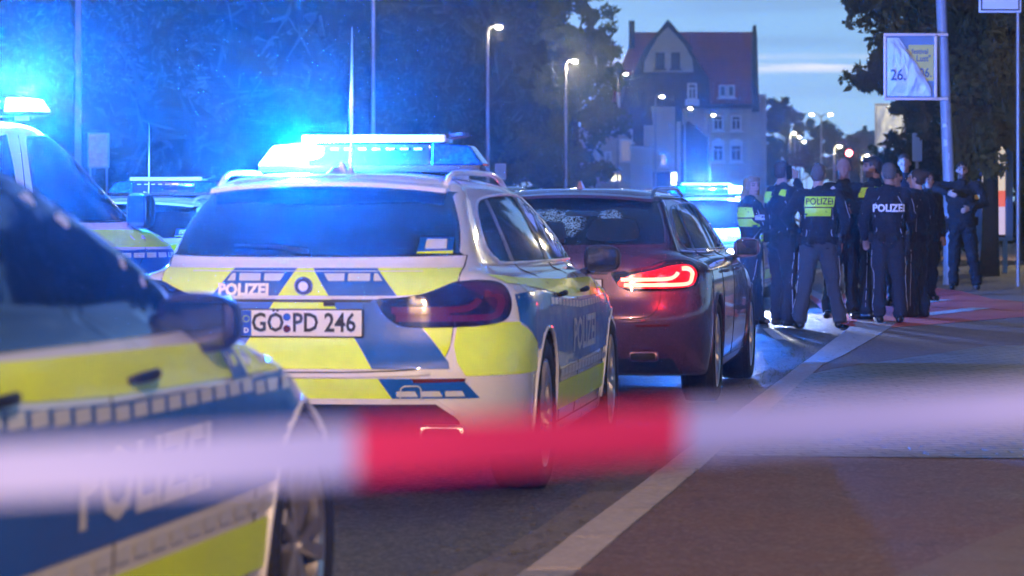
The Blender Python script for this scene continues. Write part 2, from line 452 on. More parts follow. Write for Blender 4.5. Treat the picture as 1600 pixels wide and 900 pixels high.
SIDE_GLASS = [(.86, 1.10), (.90, 1.20), (1.02, 1.285), (1.25, 1.325), (1.9, 1.345), (2.34, 1.332), (2.66, 1.26), (3.00, 1.15), (3.30, 1.035), (3.16, 1.022), (2.0, 1.022), (1.15, 1.025), (.98, 1.045)]
TAIL = [(.318, .885), (.40, .892), (.50, .905), (.575, .930), (.64, .955), (.74, .960), (.81, .945), (.85, .900), (.858, .84), (.83, .79), (.72, .770), (.55, .765), (.43, .77), (.365, .805), (.33, .85)]
def mir(poly): return [(-u, v) for (u, v) in poly][::-1]
def wagon(name, paint, police, loc, rz, lit=False, plate=None, head_on=False, **k):
    t = empty(name, loc, rz, **k)
    body_me = cut_arches(W_ME.copy(), [paint, LINER], [(WY[0], WZ), (WY[1], WZ)])
    b = link('body', body_me, None, t)
    B = W_BVH
    # under-bumper diffuser and sills
    dif = [(-.60, .435), (-.66, .37), (-.68, .24), (.68, .24), (.66, .37), (.60, .435), (.56, .445), (-.56, .445)] if police else [(-.70, .33), (-.74, .24), (.74, .24), (.70, .33)]
    decal('diffuser', B, 'rear', [dif], BLK, t, .006, skirt=.01)
    if police: decal('bumper_lip', B, 'rear', ribbon([(-.64, .405), (-.57, .455), (.57, .455), (.64, .405)], .016), paint, t, .014, skirt=.016)
    # exhausts
    for s in (-1, 1):
        z0 = .32 if police else .345; xe = .60 if police else .53
        e_ = MB().bevbox((s * xe, .085 if not police else .10, z0), (.20, .10, .072), .03); ex = e_.build('exhaust_tip', paint if not police else SILVER, t, True, 40)
        MB().bevbox((s * xe, .030 if not police else .045, z0), (.165, .04, .046), .018).build('exhaust_opening', LINER, ex, True, 40)
    # rear glass
    rg = smooth_poly([(-.625, 1.085), (-.605, 1.20), (-.548, 1.325), (-.515, 1.350), (0, 1.375), (.515, 1.350), (.548, 1.325), (.605, 1.20), (.625, 1.085), (.60, 1.068), (0, 1.062), (-.60, 1.068)], 3)
    decal('rear_window', B, 'rear', [rg], GLASS, t, .004, skirt=.008)
    # roof spoiler
    sp_ = MB(); n = 17; prof = [(.44, 1.372), (.455, 1.392), (.72, 1.428), (.72, 1.40), (.50, 1.376)]
    vs = []; fs = []
    for i in range(n):
        u = -1 + 2 * i / (n - 1); x = .53 * u; dz = -.030 * abs(u) ** 2.2; dy = .10 * abs(u) ** 2.4
        for (y, z) in prof: vs.append((x, y + dy + .06, z + dz))
    m_ = len(prof)
    for i in range(n - 1):
        for j in range(m_): j2 = (j + 1) % m_; fs.append((i * m_ + j, i * m_ + j2, (i + 1) * m_ + j2, (i + 1) * m_ + j))
    fs.append(tuple(range(m_))); fs.append(tuple((n - 1) * m_ + j for j in range(m_)))
    sp_.add(vs, fs); spo = sp_.build('roof_spoiler', paint, t, True, 35)
    # wiper
    wp = [project(B, 'rear', u, v, .018)[0] for (u, v) in [(.0, 1.075), (-.12, 1.095), (-.33, 1.10)]]
    MB().tube(wp, [.014, .009, .007], 6).build('rear_wiper', BLK, t, True)
    # roof rails
    for s in (-1, 1):
        P = []
        for i in range(19):
            u = i / 18; y = .72 + 1.70 * u; arch = min(1, math.sin(math.pi * min(1, max(0, u)) ) * 3.2)
            hgt = .038 * (1 - (abs(2 * u - 1)) ** 6)
            p, _ = project(B, 'top', s * (.512 + .045 * u), y, 0)
            P.append(p + Vector((0, 0, .004 + hgt)))
        MB().tube(P, .014, 8).build('roof_rail', CHROME if not police else PAINT_W, t, True)
    # tail lamps
    for s in (-1, 1):
        poly = smooth_poly(TAIL, 3); poly = poly if s > 0 else mir(poly)
        L = decal('tail_lamp', B, 'rear', [poly], LAMP_DK if not lit else RED_GLOW if False else LAMP_DK, t, .010, .03, skirt=.016)
        outer = smooth_poly([(.40, .803), (.60, .803), (.74, .805), (.80, .815), (.815, .85), (.815, .885), (.79, .905), (.755, .905)], 4, False)
        inner = smooth_poly([(.38, .838), (.55, .838), (.67, .842), (.715, .858), (.735, .885)], 4, False)
        for j, ln in enumerate((outer, inner)):
            ln = ln if s > 0 else [(-u, v) for u, v in ln]
            decal('light_bar', B, 'rear', ribbon(ln, .024 if lit else .028), RED_ON if lit else RED_OFF, L, .0135, .03)
        if lit:
            g = smooth_poly([(.36, .825), (.40, .785), (.60, .782), (.80, .79), (.842, .84), (.84, .895), (.79, .93), (.70, .925), (.60, .90), (.45, .87)], 3)
            decal('lamp_glow_field', B, 'rear', [g if s > 0 else mir(g)], RED_GLOW, L, .0118, .03)
            up = [(.40, .895), (.58, .925), (.66, .95), (.64, .935), (.58, .91), (.42, .885)]
            decal('upper_lens', B, 'rear', [up if s > 0 else mir(up)], RED_OFF, L, .0125, .03)
        if True:
            fa = smooth_poly([(.66, .945), (.76, .945), (.83, .925), (.842, .85), (.80, .835), (.74, .90)], 3)
            if not lit: decal('red_lens_field', B, 'rear', [fa if s > 0 else mir(fa)], RED_DK, L, .0118, .03)
            fb = [(.40, .828), (.62, .828), (.62, .818), (.39, .818)]
            decal('lens_rib', B, 'rear', [fb if s > 0 else mir(fb)], RED_OFF, L, .0122, .03)
        seam = [(s * .640, .955), (s * .642, .765)]
        surf_tube('lamp_seam', B, 'rear', seam, .003, SEAM, L, .012)
    # tailgate seam
    tg = smooth_poly([(.655, 1.07), (.650, .96), (.640, .80), (.625, .68), (.585, .615), (.50, .592), (.25, .580), (0, .578)], 4, False)
    tgl = tg + [(-u, v) for (u, v) in tg[::-1][1:]]
    surf_tube('tailgate_gap', B, 'rear', tgl, .0035, SEAM, t, 0)
    decal('handle_recess_shade', B, 'rear', [[(-.30, .884), (.30, .884), (.29, .872), (-.29, .872)]], BLK, t, .0052)  # dark strip painted for the handle recess and the shadow under the crease
    MB().bevbox((.115, project(B, 'rear', .115, .865)[0].y - .006, .866), (.05, .02, .018), .004).build('rear_camera', BLK, t)
    crease = [(u / 10, .893 + .012 * abs(u / 10) ** 2) for u in range(-5, 6)]
    surf_tube('tailgate_crease', B, 'rear', crease, .0055, paint, t, -.002)
    lip = [(u / 20, .563 + .010 * (abs(u) / 11) ** 3) for u in range(-11, 12)]
    surf_tube('bumper_top_edge', B, 'rear', lip, .011, paint, t, -.004)
    for s in (-1, 1):
        rf = [(s * .47, .553), (s * .485, .536), (s * .69, .540), (s * .695, .552)]
        decal('reflector', B, 'rear', [rf if s > 0 else rf[::-1]], RED_OFF, t, .008, skirt=.01)
        for u, v in ((.76, .545), (.42, .50)):
            p, n_ = project(B, 'rear', s * u, v, .002)
    # plate
    pc, _ = project(B, 'rear', 0, .785, .0)
    pl = empty('number_plate', (0, pc.y - .016, .785)); pl.parent = t
    MB().bevbox((0, 0, 0), (.535, .012, .122), .004).build('plate_holder', BLK, pl)
    MB().bevbox((0, -.008, 0), (.52, .004, .11), .0015).build('plate_face', PLATE, pl)
    MB().box((-.238, -.0115, 0), (.042, .003, .108)).build('euro_band', PLATE_B, pl)
    if plate:
        def ptxt(s_, sz, u, v, m, nm, bold=0.0, sx=1.0):
            me = text2d(s_, sz, u, v, bold=bold, sx=sx)
            for vv in me.vertices: vv.co = Vector((vv.co.x, -.0138, vv.co.y))
            link(nm, me, m, pl)
        for s_, u in plate[0]: ptxt(s_, .112, u, -.001, INK, 'plate_lettering', .0025, .82)
        ptxt('D', .03, -.238, -.032, PLATE, 'plate_lettering', .0008)
        for cz, mm in ((.026, PLATE_B), (-.024, RED_OFF)):
            q = MB().lathe([(-.0135, .0005), (-.0135, .0165)], 16, 'y', (plate[1], 0, cz)); q.build('plate_seal', mm, pl)
        q = MB(); 
        for kk in range(12):
            a_ = kk * math.pi / 6; q.box((-.238 + .013 * math.cos(a_), -.0138, .018 + .013 * math.sin(a_)), (.0035, .001, .0035))
        q.build('star_ring', FOIL_Y, pl)
    # badge
    pb, _ = project(B, 'rear', 0, .940, 0)
    bd = empty('badge', (0, pb.y, .940)); bd.parent = t
    MB().lathe([(0, .001), (-.012, .001), (-.014, .036), (-.009, .041), (0, .042)], 28, 'y').build('badge_disc', CHROME, bd, True, 30)
    MB().lathe([(-.0148, .024), (-.0148, .033)], 28, 'y').build('badge_ring', INK, bd)
    MB().lathe([(-.0148, .001), (-.0148, .020)], 28, 'y').build('badge_centre', PLATE, bd)
    # side glass, mirrors, doors
    for side, s in (('right', 1), ('left', -1)):
        sg = smooth_poly(SIDE_GLASS, 3)
        g_ = decal('side_window', B, side, [sg], GLASS, t, .003, .05, skirt=.006)
        surf_tube('window_trim', B, side, sg, .0065, CHROME if not police else SILVER, g_, .003, True)
        for ys in ((1.32, 1.30, .045), (2.24, 2.10, .05)):
            decal('window_pillar', B, side, [[(ys[0] - ys[2], 1.03), (ys[0] + ys[2], 1.03), (ys[1] + ys[2] * .8, 1.332), (ys[1] - ys[2] * .8, 1.332)]], BLK, g_, .0055, .05)
        for path in ([(1.36, 1.02), (1.42, .85), (1.50, .62), (1.62, .40), (1.68, .27)], [(2.28, 1.02), (2.30, .8), (2.32, .27)], [(3.42, 1.01), (3.50, .85), (3.52, .5), (3.50, .27)]):
            surf_tube('door_gap', B, side, smooth_poly(path, 5, False), .0035, SEAM, t, 0)
        surf_tube('sill_gap', B, side, [(1.6 + i * .19, .272) for i in range(11)], .004, SEAM, t, 0)
        for yh in (1.48, 2.42):
            hh = []
            for i in range(7):
                u = i / 6; p, n_ = project(B, side, yh + .21 * u, .872 + .006 * u, 0); hh.append(p + n_ * (.008 + .022 * math.sin(math.pi * u)))
            MB().tube(hh, [.008, .012, .013, .013, .013, .012, .008], 8).build('door_handle', paint if not police else BLK, t, True)
        if side == 'right':
            fl = smooth_poly([(.58, .90), (.70, .90), (.72, .88), (.71, .79), (.69, .77), (.60, .77), (.575, .79), (.575, .88)], 2)
            surf_tube('fuel_flap_gap', B, side, fl, .0025, SEAM, t, 0, True)
        for (yw) in WY:
            P = []
            for i in range(25):
                a_ = math.pi * (-.06 + 1.12 * i / 24); u = yw + .392 * math.cos(a_); v = WZ + .392 * math.sin(a_)
                p, n_ = project(B, side, u, v, .002)
                if p is not None: P.append(p)
            MB().tube(P, .010, 6).build('wheel_arch_lip', paint, t, True)
        # mirror
        mr = empty('door_mirror', (s * .945, 3.33, 1.02)); mr.parent = t
        q = MB(); bm = bmesh.new(); bmesh.ops.create_uvsphere(bm, u_segments=20, v_segments=14, radius=1)
        vs = []
        for v in bm.verts:
            c_ = v.co; e1 = lambda a_: math.copysign(abs(a_) ** .62, a_)
            x_, y_, z_ = e1(c_.x) * .098, e1(c_.y) * .085, e1(c_.z) * .074
            if y_ < -.045: y_ = -.045 
            taper = 1 - .25 * max(0, (s * x_) / .118) * .6
            vs.append((x_, y_ + .02 , z_ * taper))
        q.add(vs, [[v.index for v in f.verts] for f in bm.faces]); bm.free()
        q.build('mirror_housing', BLK if police else PAINT_R, mr, True, 50)
        MB().bevbox((0, -.029, 0), (.150, .008, .108), .003).build('mirror_glass', GLASS, mr)
        MB().tube([(-s * .05, .02, -.05), (-s * .12, .02, -.075), (-s * .18, .02, -.085)], [.022, .018, .024], 8).build('mirror_foot', BLK, mr, True)
    # wheels
    for yw in WY:
        for s in (-1, 1): make_wheel(t, s * .812, yw, WZ, side=s)
    # front end
    for s in (-1, 1):
        hd = smooth_poly([(.43, .70), (.50, .735), (.66, .745), (.80, .735), (.85, .70), (.80, .655), (.62, .635), (.46, .645)], 3)
        hl = decal('headlamp', B, 'front', [hd if s > 0 else mir(hd)], LAMP_DK if not head_on else HEAD_OFF, t, .006, .03, skirt=.01)
        for u in (.56, .70):
            p, n_ = project(B, 'front', s * u, .69, .012)
            o_ = MB().lathe([(0, .001), (0, .040), (-.01, .044)], 20, 'y', p); o_.build('headlamp_lens', HEAD_ON if head_on else HEAD_OFF, hl, True)
        gr = smooth_poly([(.03, .72), (.20, .725), (.30, .70), (.27, .56), (.20, .52), (.05, .52)], 3)
        gg = decal('grille', B, 'front', [gr if s > 0 else mir(gr)], LINER, t, .005, .04, skirt=.008)
        surf_tube('grille_frame', B, 'front', gr if s > 0 else mir(gr), .009, CHROME, gg, .006, True)
        fl = [(.42, .42), (.80, .46), (.84, .36), (.50, .32)]
        decal('bumper_intake', B, 'front', [fl if s > 0 else mir(fl)], LINER, t, .005, .05)
    decal('bumper_intake', B, 'front', [[(-.36, .42), (-.40, .27), (.40, .27), (.36, .42)]], LINER, t, .005, .06)
    ws = smooth_poly([(-.66, 1.03), (-.63, 1.18), (-.54, 1.35), (0, 1.385), (.54, 1.35), (.60, 1.18), (.66, 1.03), (0, 1.0)], 4)
    decal('windscreen', B, 'front', [ws], GLASS, t, .004, .05, skirt=.008)
    # shark fin aerial
    fn = MB(); pf, _ = project(B, 'top', 0, .98, 0)
    fn.add([(pf.x + sx_ * wx, pf.y + yy, pf.z + zz) for (yy, zz, wx) in ((-.055, -.005, .022), (-.045, .05, .004), (.02, .045, .006), (.12, -.005, .016)) for sx_ in (-1, 1)],
           [(0, 1, 3, 2), (2, 3, 5, 4), (4, 5, 7, 6), (0, 2, 4, 6), (1, 7, 5, 3), (0, 6, 7, 1)])
    fn.build('roof_aerial', paint, t, True, 60)
    if police: livery(t, B)
    return t

HOLES = [(WY[0], WZ, .396), (WY[1], WZ, .396)]
def livery(t, B):
    # chevron line: x of the inner yellow / outer border at height z
    xi = lambda z: .035 + (1.015 - z) * .65
    xo = lambda z: .31 + (1.015 - z) * .80
    # rear: yellow centre
    def band(f0, f1, zs): return [(f0(z), z) for z in zs] + [(f1(z), z) for z in zs[::-1]]
    neg = lambda z: -xi(z)
    cuts = ([1.015, .90], [.886, .62, .592], [.553, .468])
    for zs in cuts:
        decal('yellow_foil', B, 'rear', [band(neg, xi, zs)], FOIL_Y, t, .0045)
        for s in (-1, 1):
            b_ = band(xi, xo, zs); lim = [(min(u, .63) if zs[0] > .58 and z < .7 else u, z) for u, z in b_]
            decal('blue_foil', B, 'rear', [lim if s > 0 else mir(lim)], FOIL_B, t, .0045)
    for s in (-1, 1):
        p1 = [(xo(1.015), 1.015), (xo(.90), .90), (.50, .905), (.60, .935), (.645, .955), (.650, 1.015)]
        decal('yellow_foil', B, 'rear', [p1 if s > 0 else mir(p1)], FOIL_Y, t, .0045)
        p2 = [(xo(.765), .77), (xo(.64), .64), (.628, .69), (.636, .77)]
        decal('yellow_foil', B, 'rear', [p2 if s > 0 else mir(p2)], FOIL_Y, t, .0045)
        p3 = [(.652, .77), (.642, .69), (.66, .62), (.695, .562), (.80, .562), (.895, .562), (.895, .785), (.83, .785), (.72, .768)]
        decal('yellow_foil', B, 'rear', [p3 if s > 0 else mir(p3)], FOIL_Y, t, .0045, .03)
        # reflective patches on the rear
        for (a, b) in ((.375, .30), (.284, .19), (.174, .085)):
            z1, z0 = .993, .962
            e_ = .022 if a > .3 else 0; f_ = .02 if b < .1 else 0; q = [(min(a, xo(z1) - .012), z1), (min(a, xo(z1) - .012) + e_, z0), (b + f_, z0), (b, z1)]
            decal('reflective_patch', B, 'rear', [q if s > 0 else mir(q)], FOIL_W, t, .0062)
        for (a, b) in ((.41, .50), (.51, .60), (.61, .69)):
            q = [(a, .500), (b - .012, .500), (b, .476), (a, .476)]
            decal('reflective_patch', B, 'rear', [q if s > 0 else mir(q)], FOIL_W, t, .0064)
    surf_tube('shut_line_highlight', B, 'rear', [(-.5 + i * .1, 1.003) for i in range(11)], .003, FOIL_W, t, .003)
    decal('lettering', B, 'rear', None, PLATE, t, .0070, .05, me2d=text2d('POLIZEI', .068, -.262, .922, bold=.0035, sx=.95))
    # tow loop frame under the reflector
    surf_tube('tow_cover_gap', B, 'rear', [(.425, .462), (.43, .512), (.445, .522), (.50, .522), (.512, .512), (.512, .462)], .0035, FOIL_W, t, .007)
    # window sticker, lower right of the rear glass
    decal('window_sticker', B, 'rear', [[(.46, 1.08), (.60, 1.08), (.595, 1.145), (.465, 1.145)]], FOIL_B, t, .0060)
    decal('window_sticker', B, 'rear', [[(.49, 1.095), (.575, 1.095), (.57, 1.137), (.492, 1.137)]], FOIL_W, t, .0070)
    decal('window_sticker', B, 'rear', [[(.46, 1.075), (.60, 1.075), (.60, 1.088), (.46, 1.082)]], FOIL_Y, t, .0075)
    for side in ('right', 'left'):
        yu = [(.36, .985), (.55, .978), (.8, .965), (1.1, .955), (1.8, .94), (3.3, .925), (4.15, .875), (4.12, .825), (3.4, .835), (2.3, .846), (1.8, .862), (1.3, .893), (.8, .925), (.4, .948)]
        decal('yellow_foil', B, side, [yu], FOIL_Y, t, .0045, .06)
        # blue main field
        bl = [(.36, .90), (.6, .915), (.8, .910), (1.3, .880), (1.8, .848), (2.3, .832), (3.4, .82), (4.10, .83), (4.4, .80), (4.45, .72), (4.3, .55), (1.6, .53), (.72, .66), (.36, .785)]
        decal('blue_foil', B, side, [bl], FOIL_B, t, .0047, .06, holes=HOLES)
        yl = [(.20, .775), (.36, .775), (.72, .65), (.72, .562), (.20, .562)]
        decal('yellow_foil', B, side, [[(.27, .785), (.36, .775), (.72, .65), (.72, .562), (.27, .562)]], FOIL_Y, t, .0045, .04, holes=HOLES)
        lo = [(1.45, .46), (3.75, .46), (3.75, .33), (1.45, .33)]
        decal('yellow_foil', B, side, [lo], FOIL_Y, t, .0045, .06, holes=HOLES)
        # slanting blue gap in the yellow band on the front wing
        gp = [(3.22, .93), (3.36, .93), (3.46, .83), (3.30, .83)]
        decal('blue_foil', B, side, [gp], FOIL_B, t, .0058, .05)
        for i in range(22):
            y0 = 1.22 + i * .135
            zt = .868 - min(1, max(0, (y0 - 1.2) / 1.1)) * .045 if y0 < 3.4 else .812
            if y0 < 4.1: decal('reflective_patch', B, side, [[(y0, zt - .032), (y0 + .105, zt - .032), (y0 + .105, zt), (y0, zt)]], FOIL_W, t, .0066, .1)
        for i in range(15):
            y0 = 1.60 + i * .142
            decal('reflective_patch', B, side, [[(y0, .485), (y0 + .11, .485), (y0 + .11, .52), (y0, .52)]], FOIL_W, t, .0066, .1)
        for q in (.40, .52, .64):
            decal('reflective_patch', B, side, [[(q, .905), (q + .10, .905), (q + .10, .935), (q, .935)]], FOIL_W, t, .0066, .1)
        mm = text2d('POLIZEI', .22, 2.55, .655, mirror=(side == 'left'), bold=.006, sx=1.35)
        decal('lettering', B, side, None, FOIL_W, t, .0070, .06, me2d=mm)
    # light bar
    lightbar(t, 1.78, 1.455)
    # whip aerial
    MB().tube([(.045, .93, 1.43), (.045, .93, 1.47), (.047, .94, 1.60), (.047, .94, 1.72), (.048, .945, 2.10)], [.022, .008, .004, .009, .002], 8).build('whip_aerial', SILVER, t, True)
    MB().lathe([(0, .045), (.012, .042), (.03, .018), (.045, .008)], 16, 'z', (-.02, .90, 1.425)).build('aerial_foot', SILVER, t, True)
def lightbar(t, y, z, lit=-1, wide=1.10, board=True):
    b = empty('light_bar_unit', (0, y, z)); b.parent = t
    h = wide / 2
    MB().bevbox((0, 0, .014), (wide * .98, .30, .035), .01).build('bar_base', BLK, b, True, 40)
    MB().bevbox((0, 0, .08), (wide - .50, .27, .105), .012).build('bar_centre', mat_bar, b, True, 40)
    for i in range(8): MB().box((-.5 * (wide - .56) + (i + .5) * (wide - .56) / 8, -.1365, .108), (.038, .004, .010)).build('bar_led', FOIL_W, b)
    for s in (-1, 1):
        x0, x1 = s * (h - .25), s * (h - .02); 
        vs = []
        for (yy) in (-.155, .155):
            vs += [(x0, yy, .03), (x1 + s * .02, yy * .75, .03), (x1 - s * .05, yy * .62, .125), (x0, yy * .85, .140)]
        L = MB().add(vs, [(0, 1, 2, 3), (4, 7, 6, 5), (0, 4, 5, 1), (1, 5, 6, 2), (2, 6, 7, 3), (3, 7, 4, 0)])
        o_ = L.build('beacon_lens', LENS_ON if s == lit else LENS_OFF, b)
        md = o_.modifiers.new('bev', 'BEVEL'); md.width = .012; md.segments = 3
    for s in (-1, 1): MB().box((s * .42, .0, -.012), (.07, .09, .05)).build('bar_bracket', SILVER, b)
    if board:
        MB().bevbox((.02, -.02, .158), (wide - .40, .24, .038), .012).build('sign_board', PAINT_W, b, True, 40)
        MB().bevbox((.40, -.02, .172), (.11, .22, .018), .005, M=Matrix.Rotation(R(-10), 3, 'Y')).build('sign_flap', BLK, b)
    return b
mat_bar = mat('light bar dark lens', (.02, .05, .12), .12, coat=1)
# ------------------------------------------------------------------ ground
def sst(a, b, x):
    t = max(0, min(1, (x - a) / (b - a))); return t * t * (3 - 2 * t)
def gz(Y): return .17 * sst(30, 46, Y)
KH = .06
def gp(px, py, up=0.0):
    """point on the ground (up above the road) seen at a photo pixel"""
    lo, hi = 2.0, 900.0
    for _ in range(60):
        m = (lo + hi) / 2; z = gz(m) + up
        y = HZ - F * (z - CAMH) / m
        if y > py: lo = m
        else: hi = m
    Y = (lo + hi) / 2
    return Vector(((px - 800) / F * Y, Y, gz(Y) + up))
def patch(name, poly, up, m, step=1.5, **k):
    bm = bmesh.new(); bm.faces.new([bm.verts.new((x, y, 0)) for x, y in poly])
    ys = [p[1] for p in poly]; g = max(20, min(ys))
    while g < min(60, max(ys)):
        g += step; bmesh.ops.bisect_plane(bm, geom=bm.verts[:] + bm.edges[:] + bm.faces[:], plane_co=(0, g, 0), plane_no=(0, 1, 0), dist=1e-5)
    for v in bm.verts: v.co.z = gz(v.co.y) + up
    bmesh.ops.recalc_face_normals(bm, faces=bm.faces[:])
    if sum(f.normal.z for f in bm.faces) < 0: bmesh.ops.reverse_faces(bm, faces=bm.faces[:])
    me = bpy.data.meshes.new(name); bm.to_mesh(me); bm.free()
    return link(name, me, m, None, **k)
def ground_mat(name, c1, c2, rough, sc_big, grain, gcol, bump, cobble=0, crack=0):
    m = bpy.data.materials.new(name); m.use_nodes = True; t = m.node_tree; p = t.nodes['Principled BSDF']
    tc = N(t, 'ShaderNodeTexCoord')
    def noise_(s, d=5, r=.6):
        n = N(t, 'ShaderNodeTexNoise'); n.inputs['Scale'].default_value = s; n.inputs['Detail'].default_value = d; n.inputs['Roughness'].default_value = r
        t.links.new(tc.outputs['Object'], n.inputs['Vector']); return n
    def rng(src, a, b, c, d):
        r = N(t, 'ShaderNodeMapRange'); t.links.new(src, r.inputs[0])
        for i, v in enumerate((a, b, c, d)): r.inputs[i + 1].default_value = v
        return r.outputs[0]
    def mix(f, a, b, mode='MIX'):
        x = N(t, 'ShaderNodeMixRGB'); x.blend_type = mode
        for i, v in enumerate((f, a, b)):
            if hasattr(v, 'is_linked'): t.links.new(v, x.inputs[i])
            else: x.inputs[i].default_value = v if i == 0 else (*v, 1)
        return x.outputs[0]
    big = noise_(sc_big, 6, .7); col = mix(rng(big.outputs[0], .35, .65, 0, 1), c1, c2)
    vr = N(t, 'ShaderNodeTexVoronoi'); vr.inputs['Scale'].default_value = grain; t.links.new(tc.outputs['Object'], vr.inputs['Vector'])
    col = mix(rng(vr.outputs['Color'], .45, .9, 0, .95), col, gcol)
    md = noise_(sc_big * 9, 4); col = mix(rng(md.outputs[0], .55, .72, 0, .35), col, tuple(c * .45 for c in c1))
    h = vr.outputs['Distance']
    if cobble:
        br = N(t, 'ShaderNodeTexBrick'); br.inputs['Scale'].default_value = cobble; br.inputs['Mortar Size'].default_value = .035; br.inputs['Mortar Smooth'].default_value = .6
        br.inputs['Color1'].default_value = (1, 1, 1, 1); br.inputs['Color2'].default_value = (.62, .62, .66, 1); br.inputs['Mortar'].default_value = (.18, .18, .19, 1); br.inputs['Brick Width'].default_value = .55; br.inputs['Row Height'].default_value = .38
        mp_ = N(t, 'ShaderNodeMapping'); mp_.inputs['Rotation'].default_value = (0, 0, R(-9)); t.links.new(tc.outputs['Object'], mp_.inputs[0])
        wz = N(t, 'ShaderNodeVectorMath', operation='ADD'); nn = noise_(1.3); s_ = N(t, 'ShaderNodeVectorMath', operation='SCALE'); s_.inputs[3].default_value = .12
        t.links.new(nn.outputs['Color'], s_.inputs[0]); t.links.new(mp_.outputs[0], wz.inputs[0]); t.links.new(s_.outputs[0], wz.inputs[1]); t.links.new(wz.outputs[0], br.inputs['Vector'])
        col = mix(1.0, col, br.outputs['Color'], 'MULTIPLY'); h = br.outputs['Color']
    t.links.new(col, p.inputs['Base Color'])
    t.links.new(rng(big.outputs[0], .3, .7, rough * .72, min(1, rough * 1.2)), p.inputs['Roughness'])
    b = N(t, 'ShaderNodeBump'); b.inputs['Strength'].default_value = bump; b.inputs['Distance'].default_value = .012 if not cobble else .03
    t.links.new(h, b.inputs['Height']); t.links.new(b.outputs[0], p.inputs['Normal'])
    return m
ASPH = ground_mat('road asphalt', (.038, .038, .042), (.070, .068, .070), .55, .45, 60, (.19, .18, .17), 1.0)
PAVE = ground_mat('pavement asphalt', (.105, .056, .045), (.18, .10, .08), .7, .5, 62, (.24, .17, .15), .9)
SETT = ground_mat('granite setts', (.12, .11, .11), (.22, .20, .19), .45, .8, 60, (.30, .28, .27), 1.0, cobble=2.6)
REDP = ground_mat('red cycle path', (.58, .035, .028), (.68, .055, .04), .7, .6, 80, (.5, .10, .08), .5)
KERB = ground_mat('kerb stone', (.33, .28, .26), (.42, .36, .33), .7, 1.2, 50, (.48, .42, .40), .6)
GUTT = ground_mat('gutter strip', (.10, .085, .08), (.16, .14, .13), .7, 1.5, 60, (.2, .18, .17), .6)
WHITE = ground_mat('worn road marking', (.5, .5, .5), (.68, .68, .68), .6, 3, 60, (.3, .3, .3), .4)
patch('road', [(-500, -60), (500, -60), (500, 620), (-500, 620)], 0, ASPH, .8, kind='structure')
def kx(Y):
    if Y < 34.3: return .066 + .16 * (Y - 10.33)
    if Y < 49: return 3.90 + (Y - 34.3) * .37 / 14.7
    return 4.27 + .162 * (Y - 49)
ky = [-30, -10] + [i * 1.0 for i in range(-9, 60)] + [70, 100, 150, 220, 300, 420, 600]
kerb = MB()
for a, b in zip(ky[:-1], ky[1:]):
    g = .011 if b - a < 3 else 0
    w_ = .21
    cs = []
    for Y in (a + g, b - g):
        x = kx(Y) + rnd.uniform(-.004, .004) ; z = gz(Y)
        cs.append([(x + .012, Y, z - .05), (x, Y, z + KH * .55), (x + .035, Y, z + KH + .004), (x + w_, Y, z + KH + .006), (x + w_, Y, z - .05)])
    vs = cs[0] + cs[1]; kerb.add(vs, [(i, i + 1, i + 6, i + 5) for i in range(4)] + [(0, 4, 3, 2, 1), (5, 6, 7, 8, 9)])
kerb.build('kerb', KERB, kind='structure')
patch('gutter', [(kx(Y) - .26 - .05 * math.sin(Y * .9), Y) for Y in ky if Y < 60] + [(kx(Y) + .012, Y) for Y in reversed([q for q in ky if q < 60])], .004, GUTT, kind='structure')
patch('pavement', [(kx(Y) + .205, Y) for Y in ky] + [(500, 600), (500, -30)], KH, PAVE, kind='structure')
def pp(px, py): p = gp(px, py, KH); return (p.x, p.y)
# granite setts and lighter crossing slabs
c0 = pp(1262, 588)
patch('setts', [(kx(14.8) + .21, 14.8), (kx(22.7) + .21, 22.7), pp(1302, 577), pp(1545, 541), (14, 29), (14, 13.9), (6, 14.3)], KH + .004, SETT, kind='structure')
patch('kerb_slab', [(kx(24) + .205, 24), (kx(33.9) + .205, 33.9), (kx(33.9) + .48, 33.7), (kx(26) + .30, 26)], KH + .0045, KERB, kind='structure')
# pale repaired strip across the pavement in the foreground
patch('pavement_strip', [(.75, 8.6), (2.7, 13.3), (6.5, 14.0), (6.5, 8.2)], KH + .0042, ground_mat('worn pavement', (.16, .115, .09), (.20, .14, .115), .75, .4, 80, (.22, .17, .15), .5), kind='structure')
red = [pp(1349, 515), pp(1450, 508), pp(1542, 500), pp(1640, 492), pp(1660, 478), pp(1548, 467), pp(1500, 455), pp(1462, 450), pp(1400, 455), pp(1330, 459), pp(1262, 462), pp(1285, 485), pp(1310, 505)]
patch('cycle_path', red, KH + .004, REDP, kind='structure')
def line_px(p, q, w_, nm):
    a, b = gp(*p, KH), gp(*q, KH); d = (b - a).normalized(); n = Vector((-d.y, d.x, 0)) * w_ / 2
    patch(nm, [(a - n).xy[:], (b - n).xy[:], (b + n).xy[:], (a + n).xy[:]], KH + .008, WHITE, kind='structure')
line_px((1440, 493), (1532, 482), .28, 'path_marking'); line_px((1395, 478), (1470, 469), .28, 'path_marking'); line_px((1300, 488), (1370, 480), .25, 'path_marking')
for (p, q) in (((1199, 514), (1219, 531)),):
    a, b = gp(*p), gp(*q); d = (b - a).normalized(); n = Vector((-d.y, d.x, 0)) * .05
    patch('bay_marking', [(a - n).xy[:], (b - n).xy[:], (b + n).xy[:], (a + n).xy[:]], .005, WHITE, kind='structure')
